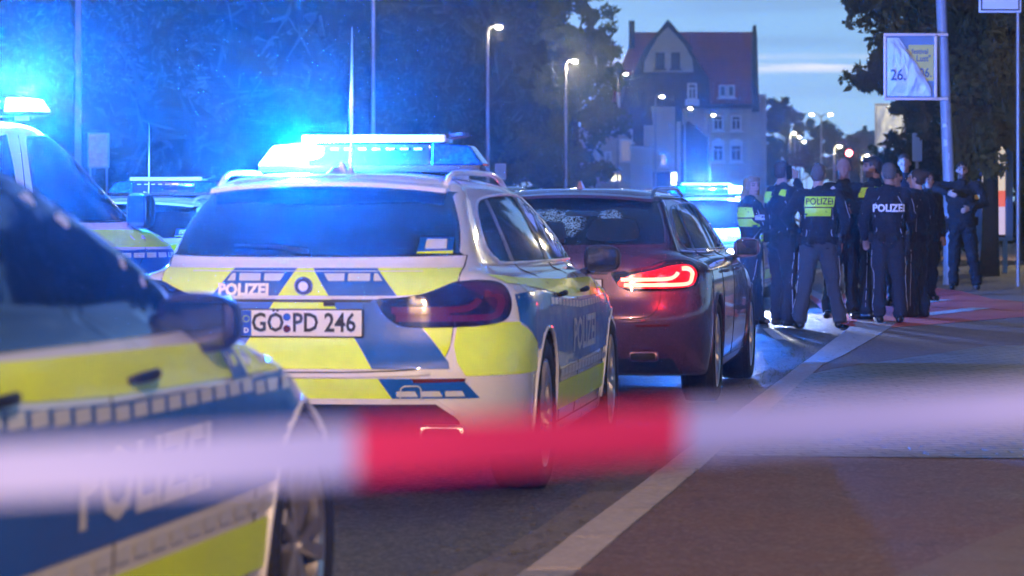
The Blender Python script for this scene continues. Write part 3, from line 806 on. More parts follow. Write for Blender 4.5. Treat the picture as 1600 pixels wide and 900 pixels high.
# small leaves and grit in the gutter
gl = MB()
for i in range(900):
    Y = rnd.uniform(8, 40); x = kx(Y) - abs(rnd.gauss(0, .22)) if rnd.random() < .75 else kx(Y) + .2 + abs(rnd.gauss(0, .5)); s = rnd.uniform(.006, .02)
    z = gz(Y) + (.012 if x < kx(Y) else KH + .016); a = rnd.uniform(0, 6.28)
    gl.add([(x + s * math.cos(a + k * 1.57), Y + s * 1.4 * math.sin(a + k * 1.57), z + rnd.uniform(0, .006)) for k in range(4)], [(0, 1, 2, 3)])
gl.build('grit', mat('grit and dry leaves', (.12, .09, .05), .8), kind='stuff', label='dry leaf bits and grit along the kerb')
wd = MB()
for i in range(110):
    q = rnd.choice([(23.5, .12), (27.2, .2), (25, .1), (30, .3)]); Y = q[0] + rnd.gauss(0, .8); x = kx(Y) - .02 - abs(rnd.gauss(0, q[1])); z = gz(Y)
    a = rnd.uniform(0, 6.28); h = rnd.uniform(.015, .04)
    wd.add([(x, Y, z), (x + .008, Y, z), (x + .03 * math.cos(a), Y + .03 * math.sin(a), z + h)], [(0, 1, 2)])
wd.build('weeds', mat('weeds', (.10, .12, .03), .8), kind='stuff', label='small weeds growing in the kerb joint')

# ------------------------------------------------------------------ vegetation
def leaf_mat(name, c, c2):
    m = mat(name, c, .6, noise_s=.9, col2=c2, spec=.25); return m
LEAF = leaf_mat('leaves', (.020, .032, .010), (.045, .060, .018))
LEAF_LIT = leaf_mat('lamp lit lime leaves', (.06, .062, .02), (.14, .12, .045))  # brighter brown green: lamp light from below is mixed into the leaf colour
LEAF_LIT_Y = leaf_mat('lamp lit yellow leaves', (.045, .065, .012), (.11, .13, .03))  # leaf colour carries the yellow light of the street lamp
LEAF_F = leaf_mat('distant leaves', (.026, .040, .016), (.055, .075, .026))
BARK = mat('bark', (.035, .032, .022), .9, noise_s=6, noise_a=.4, bump=.5, bump_s=20)
def foliage(mb, clusters, leaf, per, r):
    for (c, R0) in clusters:
        for _ in range(per):
            d = Vector((r.gauss(0, 1), r.gauss(0, 1), r.gauss(0, 1))).normalized() * R0 * (r.random() ** .45)
            p = c + Vector((d.x, d.y, d.z * .8)); s = leaf * r.uniform(.6, 1.35)
            n = Vector((r.gauss(0, 1), r.gauss(0, 1), r.gauss(0, .8) + .5)).normalized(); a = n.orthogonal().normalized(); a.rotate(Matrix.Rotation(r.uniform(0, 6.28), 3, n)); b = n.cross(a)
            mb.add([p - a * s, p + b * s * .45 , p + a * s - n * s * .25, p - b * s * .45], [(0, 1, 2, 3)])
def tree(x, y, z0, h, rad, rz, cz, leaf, nclus, per, m, seed, label, group=None, name='broadleaf_tree', lobes=None, cat='tree', trunk_r=.2, core=0):
    r = random.Random(seed); t = empty(name, (x, y, z0), label=label, cat=cat, group=group)
    tr = MB(); top = cz
    tr.tube([(0, 0, -.1), (.03, 0, .6), (.05, .05, top * .5), (0, .1, top)], [trunk_r * 1.35, trunk_r, trunk_r * .8, trunk_r * .45], 9)
    cl = []
    for i in range(nclus):
        d = Vector((r.gauss(0, 1), r.gauss(0, 1), r.gauss(0, 1))).normalized()
        wob = .80 + .38 * noise.noise(d * 1.7 + Vector((seed * 3.1, 0, 0))) + .12 * noise.noise(d * 5 + Vector((0, seed, 0)))
        q = r.uniform(.35, 1.0) ** .5 * wob
        c = Vector((d.x * rad * q, d.y * rad * q, cz + d.z * rz * q)); cl.append((c, rad * r.uniform(.10, .22)))
        if i % 5 == 0: tr.tube([(0, .05, top * r.uniform(.55, .9)), tuple(c * .55 + Vector((0, 0, top * .36))), tuple(c)], [trunk_r * .35, trunk_r * .2, trunk_r * .06], 5)
    for (lx, lz, lr, n) in (lobes or []):
        for i in range(n):
            c = Vector((lx + r.gauss(0, lr * .5), r.gauss(0, lr * .5), lz + r.gauss(0, lr * .4))); cl.append((c, lr * r.uniform(.3, .55)))
        tr.tube([(0, .05, top * .8), (lx * .5, 0, (top * .8 + lz) / 2 + .3), (lx, 0, lz)], [trunk_r * .35, trunk_r * .2, trunk_r * .08], 5)
    tr.build('trunk', BARK, t, True)
    f = MB()
    if core: foliage(f, [(Vector((0, 0, cz)), 1.0)], core, 1, r); inner = [(Vector((r.gauss(0, .42) * rad, r.gauss(0, .42) * rad, cz + r.gauss(0, .42) * rz)), rad * .25) for _ in range(60)]; foliage(f, inner, core, 26, r)
    foliage(f, cl, leaf, per, r); f.build('crown', m, t, recalc=False)
    return t
LT = 'broadleaf trees on the far side of the road'
def ltree(px, Y, h, rad, rz, cz, label, seed, **k):
    return tree((px - 800) / F * Y, Y, gz(Y), h, rad, rz, cz, .22, 200, 110, LEAF, seed, label, LT, core=.8, **k)
ltree(40, 78, 15, 5.0, 5.4, 7.2, 'big dark tree standing behind the police van at the left edge', 1)
ltree(330, 103, 15, 5.6, 6.2, 7.4, 'big dark tree behind the rear lamp bar of the hidden patrol car', 2)
ltree(600, 118, 16, 5.6, 6.6, 7.8, 'big dark tree directly behind the second tall street lamp', 3)
ltree(770, 154, 17, 4.6, 6.8, 8.8, 'tall dark tree just right of the third street lamp', 4)
tree((898 - 800) / F * 136, 136, .17, 14, 2.5, 4.2, 8.9, .17, 120, 75, LEAF_LIT_Y, 5, 'tree beside the gabled house with leaves lit yellow by a street lamp', LT, lobes=[(.8, 6.0, 1.5, 26), (-1.2, 4.2, 1.6, 24), (-.2, 3.4, 1.2, 14)])
ltree(150, 120, 15, 7.0, 7, 8, 'dark tree in the second row behind the van roof', 6)
ltree(480, 135, 16, 7.0, 8, 8.5, 'dark tree in the second row above the flashing light bar', 7)
ltree(700, 160, 17, 7.0, 8.5, 9.5, 'dark tree in the second row between two street lamps', 8)
hb = MB(); rr = random.Random(44); cl = []
for i in range(380):
    Y = rr.uniform(150, 190); px = rr.uniform(-400, 905); cl.append((Vector(((px - 800) / F * Y, Y, rr.uniform(0, 5.5))), rr.uniform(.9, 1.9)))
foliage(hb, cl, .30, 50, rr); hb.build('undergrowth', LEAF, kind='stuff', recalc=False, label='dark mass of shrubs under the trees')
# right side: big lime tree with hanging twigs, nearer
RT = 'trees above the right pavement'
X0 = (1545 - 800) / F * 54
tree(X0, 54, .17, 9, 2.45, 2.35, 5.45, .085, 240, 130, LEAF_LIT, 11, 'leafy tree overhanging the banner pole with brownish lamp lit leaves', RT, trunk_r=.16,
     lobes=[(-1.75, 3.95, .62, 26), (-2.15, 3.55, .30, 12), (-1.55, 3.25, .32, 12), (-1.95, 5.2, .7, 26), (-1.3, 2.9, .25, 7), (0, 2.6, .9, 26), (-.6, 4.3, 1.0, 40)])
tree((1600 - 800) / F * 74, 74, .17, 9, 3.2, 3.6, 4.2, .14, 170, 100, LEAF, 12, 'dark bushy tree behind the lit advertising case', RT, trunk_r=.16, lobes=[(-1.9, 2.4, 1.2, 30), (-1.4, 1.2, 1.0, 26)])
tree((1462 - 800) / F * 98, 98, .17, 8, 1.8, 2.6, 3.6, .14, 110, 80, LEAF, 13, 'small dark tree behind the second banner pole', RT, trunk_r=.12)
# far trees at the end of the road
FT = 'distant trees at the end of the road'
for i, (px, py, Y, rp_, rzp, lb) in enumerate([(1228, 205, 270, 42, 62, 'tallest distant tree right of the gabled house, with a ragged top'), (1283, 238, 285, 42, 62, 'round distant tree behind the double headed street lamp'), (1322, 258, 300, 36, 52, 'low distant tree behind the red traffic light'), (1196, 262, 260, 30, 48, 'low distant tree tucked against the gabled house wall'), (1372, 275, 310, 42, 42, 'low distant tree behind the hanging banners'), (1425, 282, 300, 46, 50, 'low distant tree behind the officers on the right')]):
    s = F / Y
    tree((px - 800) / s, Y, .17, 10, rp_ / s, rzp / s, 1.05 + (HZ - py) / s, .30, 80, 60, LEAF_F, 30 + i, lb, FT, name='distant_tree')
YL = 'small trees lit yellow by street lamps'
for i, (px, py, Y, rp_, lb) in enumerate([(1250, 246, 200, 20, 'small yellow lit tree left of the double headed lamp'), (1304, 250, 190, 13, 'small yellow lit tree left of the red traffic light'), (1345, 258, 185, 13, 'small yellow lit tree right of the red traffic light')]):
    s = F / Y
    tree((px - 800) / s, Y, .17, 10, rp_ / s, rp_ / s * .9, .9 + (HZ - py) / s, .14, 34, 45, LEAF_LIT, 50 + i, lb, YL, name='small_tree', trunk_r=.08)

# ------------------------------------------------------------------ street lamps
POLE = mat('galvanised pole', (.30, .30, .31), .45, metal=.6, noise_s=8, noise_a=.15)
BULB = mat('street lamp glow', (1, .95, .8), .3, emit=(1, .90, .66), es=42)
LG = 'street lamps along the far side of the road'
def street_lamp(px, Y, H, arm, label, light=0, up=0, group=LG, headr=.12, double=False, rad=.07, x=None):
    s = F / Y; X = (px - 800) / s if x is None else x
    t = empty('street_lamp', (X, Y, gz(Y)), label=label, cat='street lamp', group=group)
    MB().tube([(0, 0, 0), (0, 0, 1.2), (0, 0, 1.25), (0, 0, H)], [rad * 1.4, rad * 1.35, rad, rad * .6], 12).build('pole', POLE, t, True, 40)
    for sg in ((1, -1) if double else (1,)):
        a = arm * sg
        MB().tube([(0, 0, H - .08), (a * .35, 0, H + .10), (a, 0, H + .16)], [rad * .55, rad * .5, rad * .4], 8).build('arm', POLE, t, True)
        hd = MB().bevbox((a + math.copysign(.16, a), -.0, H + .17), (.36, .24, .09), .03).build('lamp_head', POLE, t, True, 40)
        bb_ = MB().lathe([(0, .001), (-.07, headr * .7), (-.02, headr), (.03, headr)], 16, 'z', (a + math.copysign(.16, a), -.03, H + .115)); bb_.build('bulb', BULB, hd, True)
    if light:
        l = bpy.data.lights.new('lamp_light', 'POINT'); l.energy = light; l.color = (1, .62, .38) if Y < 0 else (1, .84, .50); l.shadow_soft_size = .2
        o = bpy.data.objects.new('lamp_light', l); C.objects.link(o); o.parent = t; o.location = (arm + .16, 0, H - .12)
    return t
LL = [(122, 59, 8.6, .9, 'street lamp pole rising out of view above the police van', 0), (583, 93, 8.5, .35, 'nearest complete street lamp, its head at the top edge of the picture', 120),
      (762, 108, 7.9, .24, 'street lamp just right of the flashing light bar, against the dark trees', 120), (884, 131, 7.9, .22, 'street lamp in front of the yellow lit leaves', 600),
      (965, 145, 8.0, .2, 'street lamp half hidden by the leaves beside the roof', 300), (1024, 171, 8.0, .22, 'street lamp in front of the dark slate house', 0), (1070, 189, 8.0, .2, 'street lamp between slate house and pale house front', 0), (1107, 198, 7.9, .18, 'street lamp in front of the pale arched windows', 0)]
for px, Y, H, arm, lb, le in LL: street_lamp(px, Y, H, arm, lb, le)
street_lamp(1283, 180, 7.3, .40, 'double headed street lamp in front of the distant trees', 0, double=True)
for px, Y, lb, le in ((1234, 239, 'leftmost lamp of the distant cluster, right of the gabled house', 250), (1242, 250, 'second lamp of the distant cluster', 0), (1250, 265, 'third lamp of the distant cluster', 0), (1260, 294, 'farthest and lowest lamp of the distant cluster', 0)):
    street_lamp(px, Y, 7.9, .22, lb, le)
for px, Y, H in ((1303, 172, 5.2), (1346, 178, 4.8)):
    street_lamp(px, Y, H, .15, 'short street lamp beside the %s yellow lit small tree' % ('left' if px < 1320 else 'right'), 120, headr=.10)
street_lamp(1394, 200, 4.6, .12, 'low white lamp between the two heads at the centre right', 0, headr=.13)
# lamps of the same street behind the photographer
street_lamp(0, -9, 8.2, -.9, 'street lamp behind the photographer on the near pavement', 12500, x=3.4)
street_lamp(0, -2, 8.2, .9, 'street lamp behind the photographer across the road', 6500, x=-13.5)
street_lamp(0, 38, 7.2, -.9, 'added lamp out of view on the right pavement, lighting the leaves', 5500, x=11.5)  # lamp added out of view to brighten the leaves and cycle path
street_lamp(0, 76, 7.6, -.9, 'added lamp out of view farther along the right pavement, lighting the lower banner', 3500, x=17.5)  # extra lamp added out of view to brighten the farther banner
# red traffic light
tl = empty('traffic_light', at(1326, 345, 150).xy.to_3d() + Vector((0, 0, .17)), label='red traffic light shining at the end of the road', cat='traffic light')
MB().tube([(0, 0, 0), (0, 0, 4.4)], [.07, .05], 8).build('pole', POLE, tl, True)
MB().bevbox((0, -.05, 4.05), (.34, .25, 1.05), .04).build('signal_housing', BLK, tl)
MB().lathe([(-.19, .001), (-.21, .13), (-.17, .15)], 16, 'y', (0, 0, 4.42)).build('red_lens', mat('red signal', (1, .1, .1), .3, emit=(1, .10, .10), es=60), tl, True)
MB().tube([(0, .04, 4.0), (-1.2, .05, 3.6), (-3.2, .05, 2.7)], [.04, .04, .03], 6).build('arm', POLE, tl, True)

# ------------------------------------------------------------------ houses
STONE = mat('pale render', (.46, .39, .32), .85, noise_s=.5, noise_a=.12)
CREAM = mat('cream gable render', (.50, .43, .34), .85, noise_s=.6, noise_a=.12)
TIMB = mat('dark timber and slate edge', (.05, .045, .05), .8, noise_s=2, noise_a=.3)
def tile_mat(name, c, c2):
    m = mat(name, c, .7, noise_s=1.2, col2=c2); t = m.node_tree; p = t.nodes['Principled BSDF']
    tc = N(t, 'ShaderNodeTexCoord'); wv = N(t, 'ShaderNodeTexWave', wave_type='BANDS', bands_direction='Z'); wv.inputs['Scale'].default_value = 1.1; wv.inputs['Distortion'].default_value = .4
    t.links.new(tc.outputs['Object'], wv.inputs['Vector']); b = N(t, 'ShaderNodeBump'); b.inputs['Strength'].default_value = .8; b.inputs['Distance'].default_value = .1
    t.links.new(wv.outputs['Fac'], b.inputs['Height']); t.links.new(b.outputs[0], p.inputs['Normal']); return m
TILE = tile_mat('red roof tiles', (.32, .035, .028), (.45, .07, .05))
SLATE = tile_mat('slate cladding', (.055, .055, .065), (.08, .08, .09))
PANE = mat('dusk window pane', (.05, .07, .10), .08, spec=.8)
FRAME = mat('white window frame', (.6, .6, .62), .6)
LITW = mat('lit shop window', (.9, .8, .5), .5, emit=(1, .88, .5), es=3.0)
def house(name, Y, px0, label, cat='house'):
    s = F / Y; X0 = (px0 - 800) / s
    t = empty(name, (X0, Y, .17), label=label, cat=cat)
    def P(px, py): return ((px - px0) / s, CAMH - .17 + (HZ - py) / s)
    return t, P, s
def T0(off): return lambda u, v, w_: Vector((u, off + w_, v))
def window(t, P, s, px, py, wpx, hpx, off, arch=0, mull=True, sur=FRAME, lit=False):
    x, z = P(px, py); a, h = wpx / s / 2, hpx / s / 2
    q = MB(); b = .13
    for (c, d) in (((x, off - .06, z + h - b / 2), (2 * a, .16, b)), ((x, off - .06, z - h + b / 2), (2 * a, .16, b)), ((x - a + b / 2, off - .06, z), (b, .16, 2 * h - 2 * b)), ((x + a - b / 2, off - .06, z), (b, .16, 2 * h - 2 * b))): q.box(c, d)
    if mull: q.box((x, off - .05, z - h * .2), (.07, .10, 1.6 * h - b)); q.box((x, off - .052, z + h * .35), (2 * a - 2 * b, .09, .07))
    f = q.build('window', sur, t)
    MB().box((x, off - .01, z), (2 * a - 2 * b + .02, .06, 2 * h - 2 * b + .02)).build('pane', LITW if lit else PANE, f)
    MB().box((x, off - .12, z - h - .08), (2 * a + .25, .30, .12)).build('sill', sur, f)
    if arch: 
        pts = [(x - a - .1, z + h), (x - a - .05, z + h + arch * .6), (x, z + h + arch), (x + a + .05, z + h + arch * .6), (x + a + .1, z + h)]
        MB().xprism(pts, T0(off - .10), .12).build('window_hood', sur, f)
# gabled house
t, P, s = house('gabled_house', 235, 1075, 'large old house with red tiled roof, tall cream gable and arched windows')
gy = lambda py: P(0, py)[1]
xw = lambda px: P(px, 0)[0]
MB().box(((xw(1068) + xw(1187)) / 2, 7, gy(165) / 2), (xw(1187) - xw(1068), 14, gy(165))).build('wall', STONE, t)
MB().box(((xw(970) + xw(1068)) / 2, 7.2, gy(150) / 2), (xw(1068) - xw(970), 13.6, gy(150))).build('wall', STONE, t)
rf = MB()
z0, z1 = gy(168), gy(50) + .45
xb = lambda px, dy: (px - 800) / F * (235 + dy) - (1075 - 800) / F * 235
# steep mansard slope on the right half, hip on the left
rf.add([(xw(1088), -.5, z0), (xw(1184), -.5, z0), (xb(1179, 3.2), 3.2, gy(124)), (xw(1088), 3.2, gy(124)), (xb(1175, 7), 7, z1), (xw(1060), 7, z1), (xb(1178, 14), 14.5, z0), (xw(1088), 14.5, z0)],
       [(0, 1, 2, 3), (3, 2, 4, 5), (4, 6, 7, 5), (1, 6, 4, 2), (0, 3, 5, 7), (0, 7, 6, 1)])
rf.add([(xw(955), -.3, gy(150)), (xw(1095), -.3, gy(150)), (xw(1110), 7, z1 - .02), (xw(998), 7, z1 - .02), (xw(955), 14.2, gy(150)), (xw(1095), 14.2, gy(150))], [(0, 1, 2, 3), (3, 2, 5, 4), (0, 3, 4), (1, 5, 2), (0, 4, 5, 1)])
ro = rf.build('roof', TILE, t)
MB().box((xw(991), 5, gy(48)), (.45, .8, 2.2)).build('chimney', TIMB, ro)
MB().xprism([(xw(1175), gy(175)), (xw(1185), gy(175)), (xw(1182), gy(60)), (xw(1180), gy(40)), (xw(1177), gy(40)), (xw(1176), gy(60))], T0(-.8), 1.6).build('gable_parapet', TIMB, ro)
gpts = [(985, 170), (985, 118), (992, 112), (1002, 88), (1018, 62), (1042, 36), (1064, 58), (1082, 86), (1096, 108), (1106, 122), (1108, 170)]
MB().xprism([P(*p) for p in gpts], T0(-1.3), 6.5).build('gable_edge', TIMB, t)
ipts = [(1005, 114), (1006, 98), (1016, 78), (1026, 60), (1042, 44), (1056, 58), (1068, 72), (1080, 94), (1082, 114)]
MB().xprism([P(*p) for p in ipts], T0(-1.36), .05).build('gable_face', CREAM, t)
MB().xprism([P(*p) for p in [(1042, 32), (1010, 72), (1010, 76), (1042, 40), (1080, 80), (1080, 76)]], T0(-1.6), 6.5).build('gable_coping', TIMB, t)
for px in (1030, 1054): window(t, P, s, px, 96, 14, 25, -1.40, sur=TIMB)
window(t, P, s, 1080, 144, 15, 26, -1.32); MB().box((xw(1080), -.75, gy(161)), (1.1, 1.2, .5)).build('balcony_panel', FRAME, t)
window(t, P, s, 1128, 143, 12, 19, -.75, mull=False); window(t, P, s, 1141, 143, 12, 19, -.75, mull=False)
MB().box(((xw(1134)), .4, gy(143)), (1.9, 2.2, 1.5)).build('dormer', TILE, t)
MB().box(((xw(1135)), .0, gy(166)), (xw(1184) - xw(1088), .9, .35)).build('cornice', TIMB, t)
for px in (1122, 1150): window(t, P, s, px, 192, 17, 24, 0)
for px in (1122, 1150): window(t, P, s, px, 239, 19, 27, 0, arch=.45)
for px in (1104, 1136, 1170):
    MB().box((xw(px), -.12, gy(228)), (.35, .3, gy(170) - gy(286))).build('pilaster', CREAM, t)
MB().box((xw(1187) + .3, 6, 5.5), (.7, 9, 11)).build('side_bay', STONE, t)
MB().box((xw(1128), -.25, gy(285)), (5.6, .3, .3)).build('string_course', CREAM, t)
# slate house in front of it
t, P, s = house('slate_house', 212, 1012, 'dark slate clad house with roof windows in front of the gabled house')
xw = lambda px: P(px, 0)[0]; gy = lambda py: P(0, py)[1]
MB().xprism([P(*p) for p in [(972, 400), (972, 200), (978, 117), (1062, 115), (1066, 160), (1067, 400)]], T0(0), 9).build('wall', SLATE, t)
rf = MB().xprism([P(*p) for p in [(960, 196), (978, 138), (1012, 136), (1020, 196)]], T0(-.7), .6).build('roof', SLATE, t)
for px in (990, 1004): MB().xprism([P(px - 5, 168), P(px + 4, 168), P(px + 6, 142), P(px - 1, 142)], T0(-.82), .1).build('roof_window', PANE, rf)
MB().box((xw(1030), -.3, gy(218)), (2.2, .5, 4.6)).build('wall_panel', STONE, t)
for px in (1050, 1060): MB().box((xw(px), -.12, gy(240)), (.28, .3, 4.5)).build('pilaster', CREAM, t)
for px, py in ((983, 212), (1036, 250), (1022, 205)): window(t, P, s, px, py, 11, 20, -.02 if px != 1036 else -.56)
MB().xprism([P(*p) for p in [(1066, 400), (1066, 196), (1078, 188), (1108, 214), (1108, 400)]], T0(1.5), 7).build('side_wall', SLATE, t)
# low grey house
t, P, s = house('grey_house', 188, 945, 'grey low house with cream lit window band beside the street trees')
xw = lambda px: P(px, 0)[0]; gy = lambda py: P(0, py)[1]
MB().xprism([P(*p) for p in [(905, 400), (905, 200), (938, 178), (966, 198), (985, 214), (985, 400)]], T0(0), 9).build('wall', STONE, t)
rf = MB().xprism([P(*p) for p in [(898, 206), (938, 174), (940, 168), (988, 212), (986, 219), (938, 180)]], T0(-.4), 9.6).build('roof', SLATE, t)
for px in (925, 934): MB().box((xw(px), -.1, gy(262)), (.28, .24, 3.2)).build('pilaster', FRAME, t)
CW = mat('cream blind', (.62, .52, .42), .7, emit=(1, .72, .45), es=.10)
x, z = P(978, 236); fq = MB().box((x, -.05, z), (.75, .12, 1.45)).build('window', FRAME, t); MB().box((x, -.14, z), (.6, .06, 1.25)).build('blind', CW, fq)
window(t, P, s, 950, 245, 11, 17, 0); window(t, P, s, 915, 250, 10, 16, 0)
# second grey block farther left
t, P, s = house('terraced_house', 196, 915, 'narrow pale terraced house mostly hidden by the street trees')
MB().xprism([P(*p) for p in [(870, 400), (870, 235), (925, 232), (925, 400)]], T0(0), 9).build('wall', CREAM, t)
MB().xprism([P(*p) for p in [(864, 236), (896, 208), (931, 232)]], T0(-.4), 9.6).build('roof', SLATE, t)
window(t, P, s, 900, 262, 10, 18, 0); window(t, P, s, 917, 262, 8, 18, 0)
# pleated white sheet
t = empty('scaffold_sheet', at(1002, HZ, 182).xy.to_3d() + Vector((0, 0, .17)), label='pale pleated sheet hanging on the house front', cat='sheet')
vs = []; fs = []; n = 40
for i in range(n + 1):
    u = i / n; dx = -.68 + 1.30 * u
    for (z, k) in ((5.6, 0), (2.0, .10), (.2, .18)): vs.append((dx + k * (u + .2), .12 * math.sin(u * 38) * (.5 + k * 3), z - .12 * u * (z > 5)))
for i in range(n):
    for j in range(2): a = i * 3 + j; fs.append((a, a + 1, a + 4, a + 3))
o = MB().add(vs, fs).build('cloth', mat('pale sheet', (.55, .50, .48), .8), t, True); md = o.modifiers.new('s', 'SOLIDIFY'); md.thickness = .02
MB().tube([(-.75, .1, 5.62), (.72, .1, 5.5)], .04, 6).build('rail', POLE, t)
for (px, py, Y, w_, h_, m, lb, nm) in [(962, 278, 160, .46, .30, LITW, 'small lit yellow shop sign beside the low grey house', 'shop_sign'), (1053, 279, 165, .24, .62, mat('white lit sign', (1, 1, 1), .5, emit=(.85, .95, 1), es=9), 'bright white upright lit sign under the street lamps', 'shop_sign'), (934, 278, 158, .9, .62, mat('pink board', (.45, .33, .36), .6), 'pale pink board left of the yellow shop sign', 'notice_board')]:
    p = at(px, py, Y); t = empty(nm, (p.x, p.y, gz(Y)), label=lb, cat='sign' if nm == 'shop_sign' else 'board')
    zz = p.z - gz(Y)
    MB().bevbox((0, 0, zz), (w_ + .06, .12, h_ + .06), .02).build('housing', POLE, t); MB().box((0, -.065, zz), (w_, .02, h_)).build('panel', m, t); MB().tube([(0, .03, 0), (0, .03, zz)], .04, 8).build('post', POLE, t)
# far roofs behind the trees on the right
t, P, s = house('distant_house', 330, 1352, 'distant dark roofs between the far trees and the lower banner')
MB().xprism([P(*p) for p in [(1335, 400), (1335, 222), (1345, 206), (1352, 206), (1354, 201), (1357, 206), (1366, 203), (1368, 222), (1375, 240), (1375, 400)]], T0(0), 10).build('wall', SLATE, t)
MB().box((P(1353, 0)[0], 1, P(0, 203)[1]), (.4, .8, 1.0)).build('chimney', TIMB, t)
# brown wall seen between the heads
p = at(1310, 300, 120); t = empty('garden_wall', (p.x, p.y, .17), label='low brown wall seen between the officers', cat='wall')
MB().box((1.2, 0, 1.0), (5.5, .3, 2.1)).build('wall_body', mat('brown brick', (.22, .12, .07), .8, noise_s=3, noise_a=.3), t); MB().box((1.2, 0, 2.1), (5.7, .4, .1)).build('coping', STONE, t)
# posters on the left: board behind van
p = at(154, 235, 62); t = empty('advertising_board', (p.x, p.y, .0), label='lilac advertising board on legs behind the police van', cat='billboard')
MB().bevbox((0, 0, p.z), (.44, .08, .72), .015).build('frame', POLE, t)
MB().box((0, -.045, p.z), (.38, .01, .66)).build('poster', mat('lilac poster', (.45, .22, .40), .5, noise_s=9, col2=(.6, .45, .6)), t)
for sx in (-.17, .17): MB().tube([(sx, 0, 0), (sx, 0, p.z - .3)], .02, 8).build('leg', POLE, t)
p = at(782, 268, 60); t = empty('notice_case', (p.x, p.y, .0), label='small glazed notice case at the edge of the maroon car roof', cat='notice case')
MB().bevbox((0, 0, p.z), (.22, .08, .32), .01).build('frame', POLE, t); MB().box((0, -.045, p.z), (.18, .01, .28)).build('poster', mat('grey poster', (.2, .25, .3), .5), t); MB().tube([(0, .02, 0), (0, .02, p.z)], .03, 8).build('post', POLE, t)

# ------------------------------------------------------------------ banner poles
BPOLE = mat('blue grey painted pole', (.30, .33, .40), .4, noise_s=5, noise_a=.12)
STK = mat('torn sticker', (.55, .6, .65), .6, noise_s=20, noise_a=.3)
POST_Y = mat('poster yellow', (.75, .58, .16), .55, noise_s=2, noise_a=.08)
POST_G = mat('poster grey blue', (.16, .24, .34), .5, noise_s=2, noise_a=.2)
ALU = mat('aluminium frame', (.55, .57, .62), .35, metal=.5)
TXB = mat('poster lettering', (.05, .09, .22), .6)
FILM = mat('crumpled film with pale sheen', (.80, .85, .90), .25, coat=.6)  # plastic sheet; its pale colour also stands in for the flashes it reflects
def crumple(name, x0, x1, z0, z1, y, m, parent, seed, cut=None, amp=.10):
    nx, nz_ = 36, 44; vs = []; fs = []
    for j in range(nz_ + 1):
        for i in range(nx + 1):
            u, v = i / nx, j / nz_; x = x0 + (x1 - x0) * u; z = z0 + (z1 - z0) * v
            if cut: x = x0 + (cut(v) * (x1 - x0)) * u
            d = Vector((u * 1.5 + seed, v * 1.9 - u * .9, seed * 2.0)); e = min(u, 1 - u, v, 1 - v) * 5
            b = 1 - abs(noise.noise(d * 1.2)) * 2.0; b2 = 1 - abs(noise.noise(d * 3.1 + Vector((4, 2, 1)))) * 2
            vs.append((x, y - .012 - amp * (b * .8 + b2 * .35) * min(1, e + .15), z))
    for j in range(nz_):
        for i in range(nx): a = j * (nx + 1) + i; fs.append((a, a + 1, a + nx + 2, a + nx + 1))
    return MB().add(vs, fs).build(name, m, parent, True)
def put_text(s_, size, x, z, y, m, parent, nm='lettering', bold=.002, sx=1):
    me = text2d(s_, size, x, z, bold=bold, sx=sx)
    for v in me.vertices: v.co = Vector((v.co.x, y, v.co.y))
    return link(nm, me, m, parent)
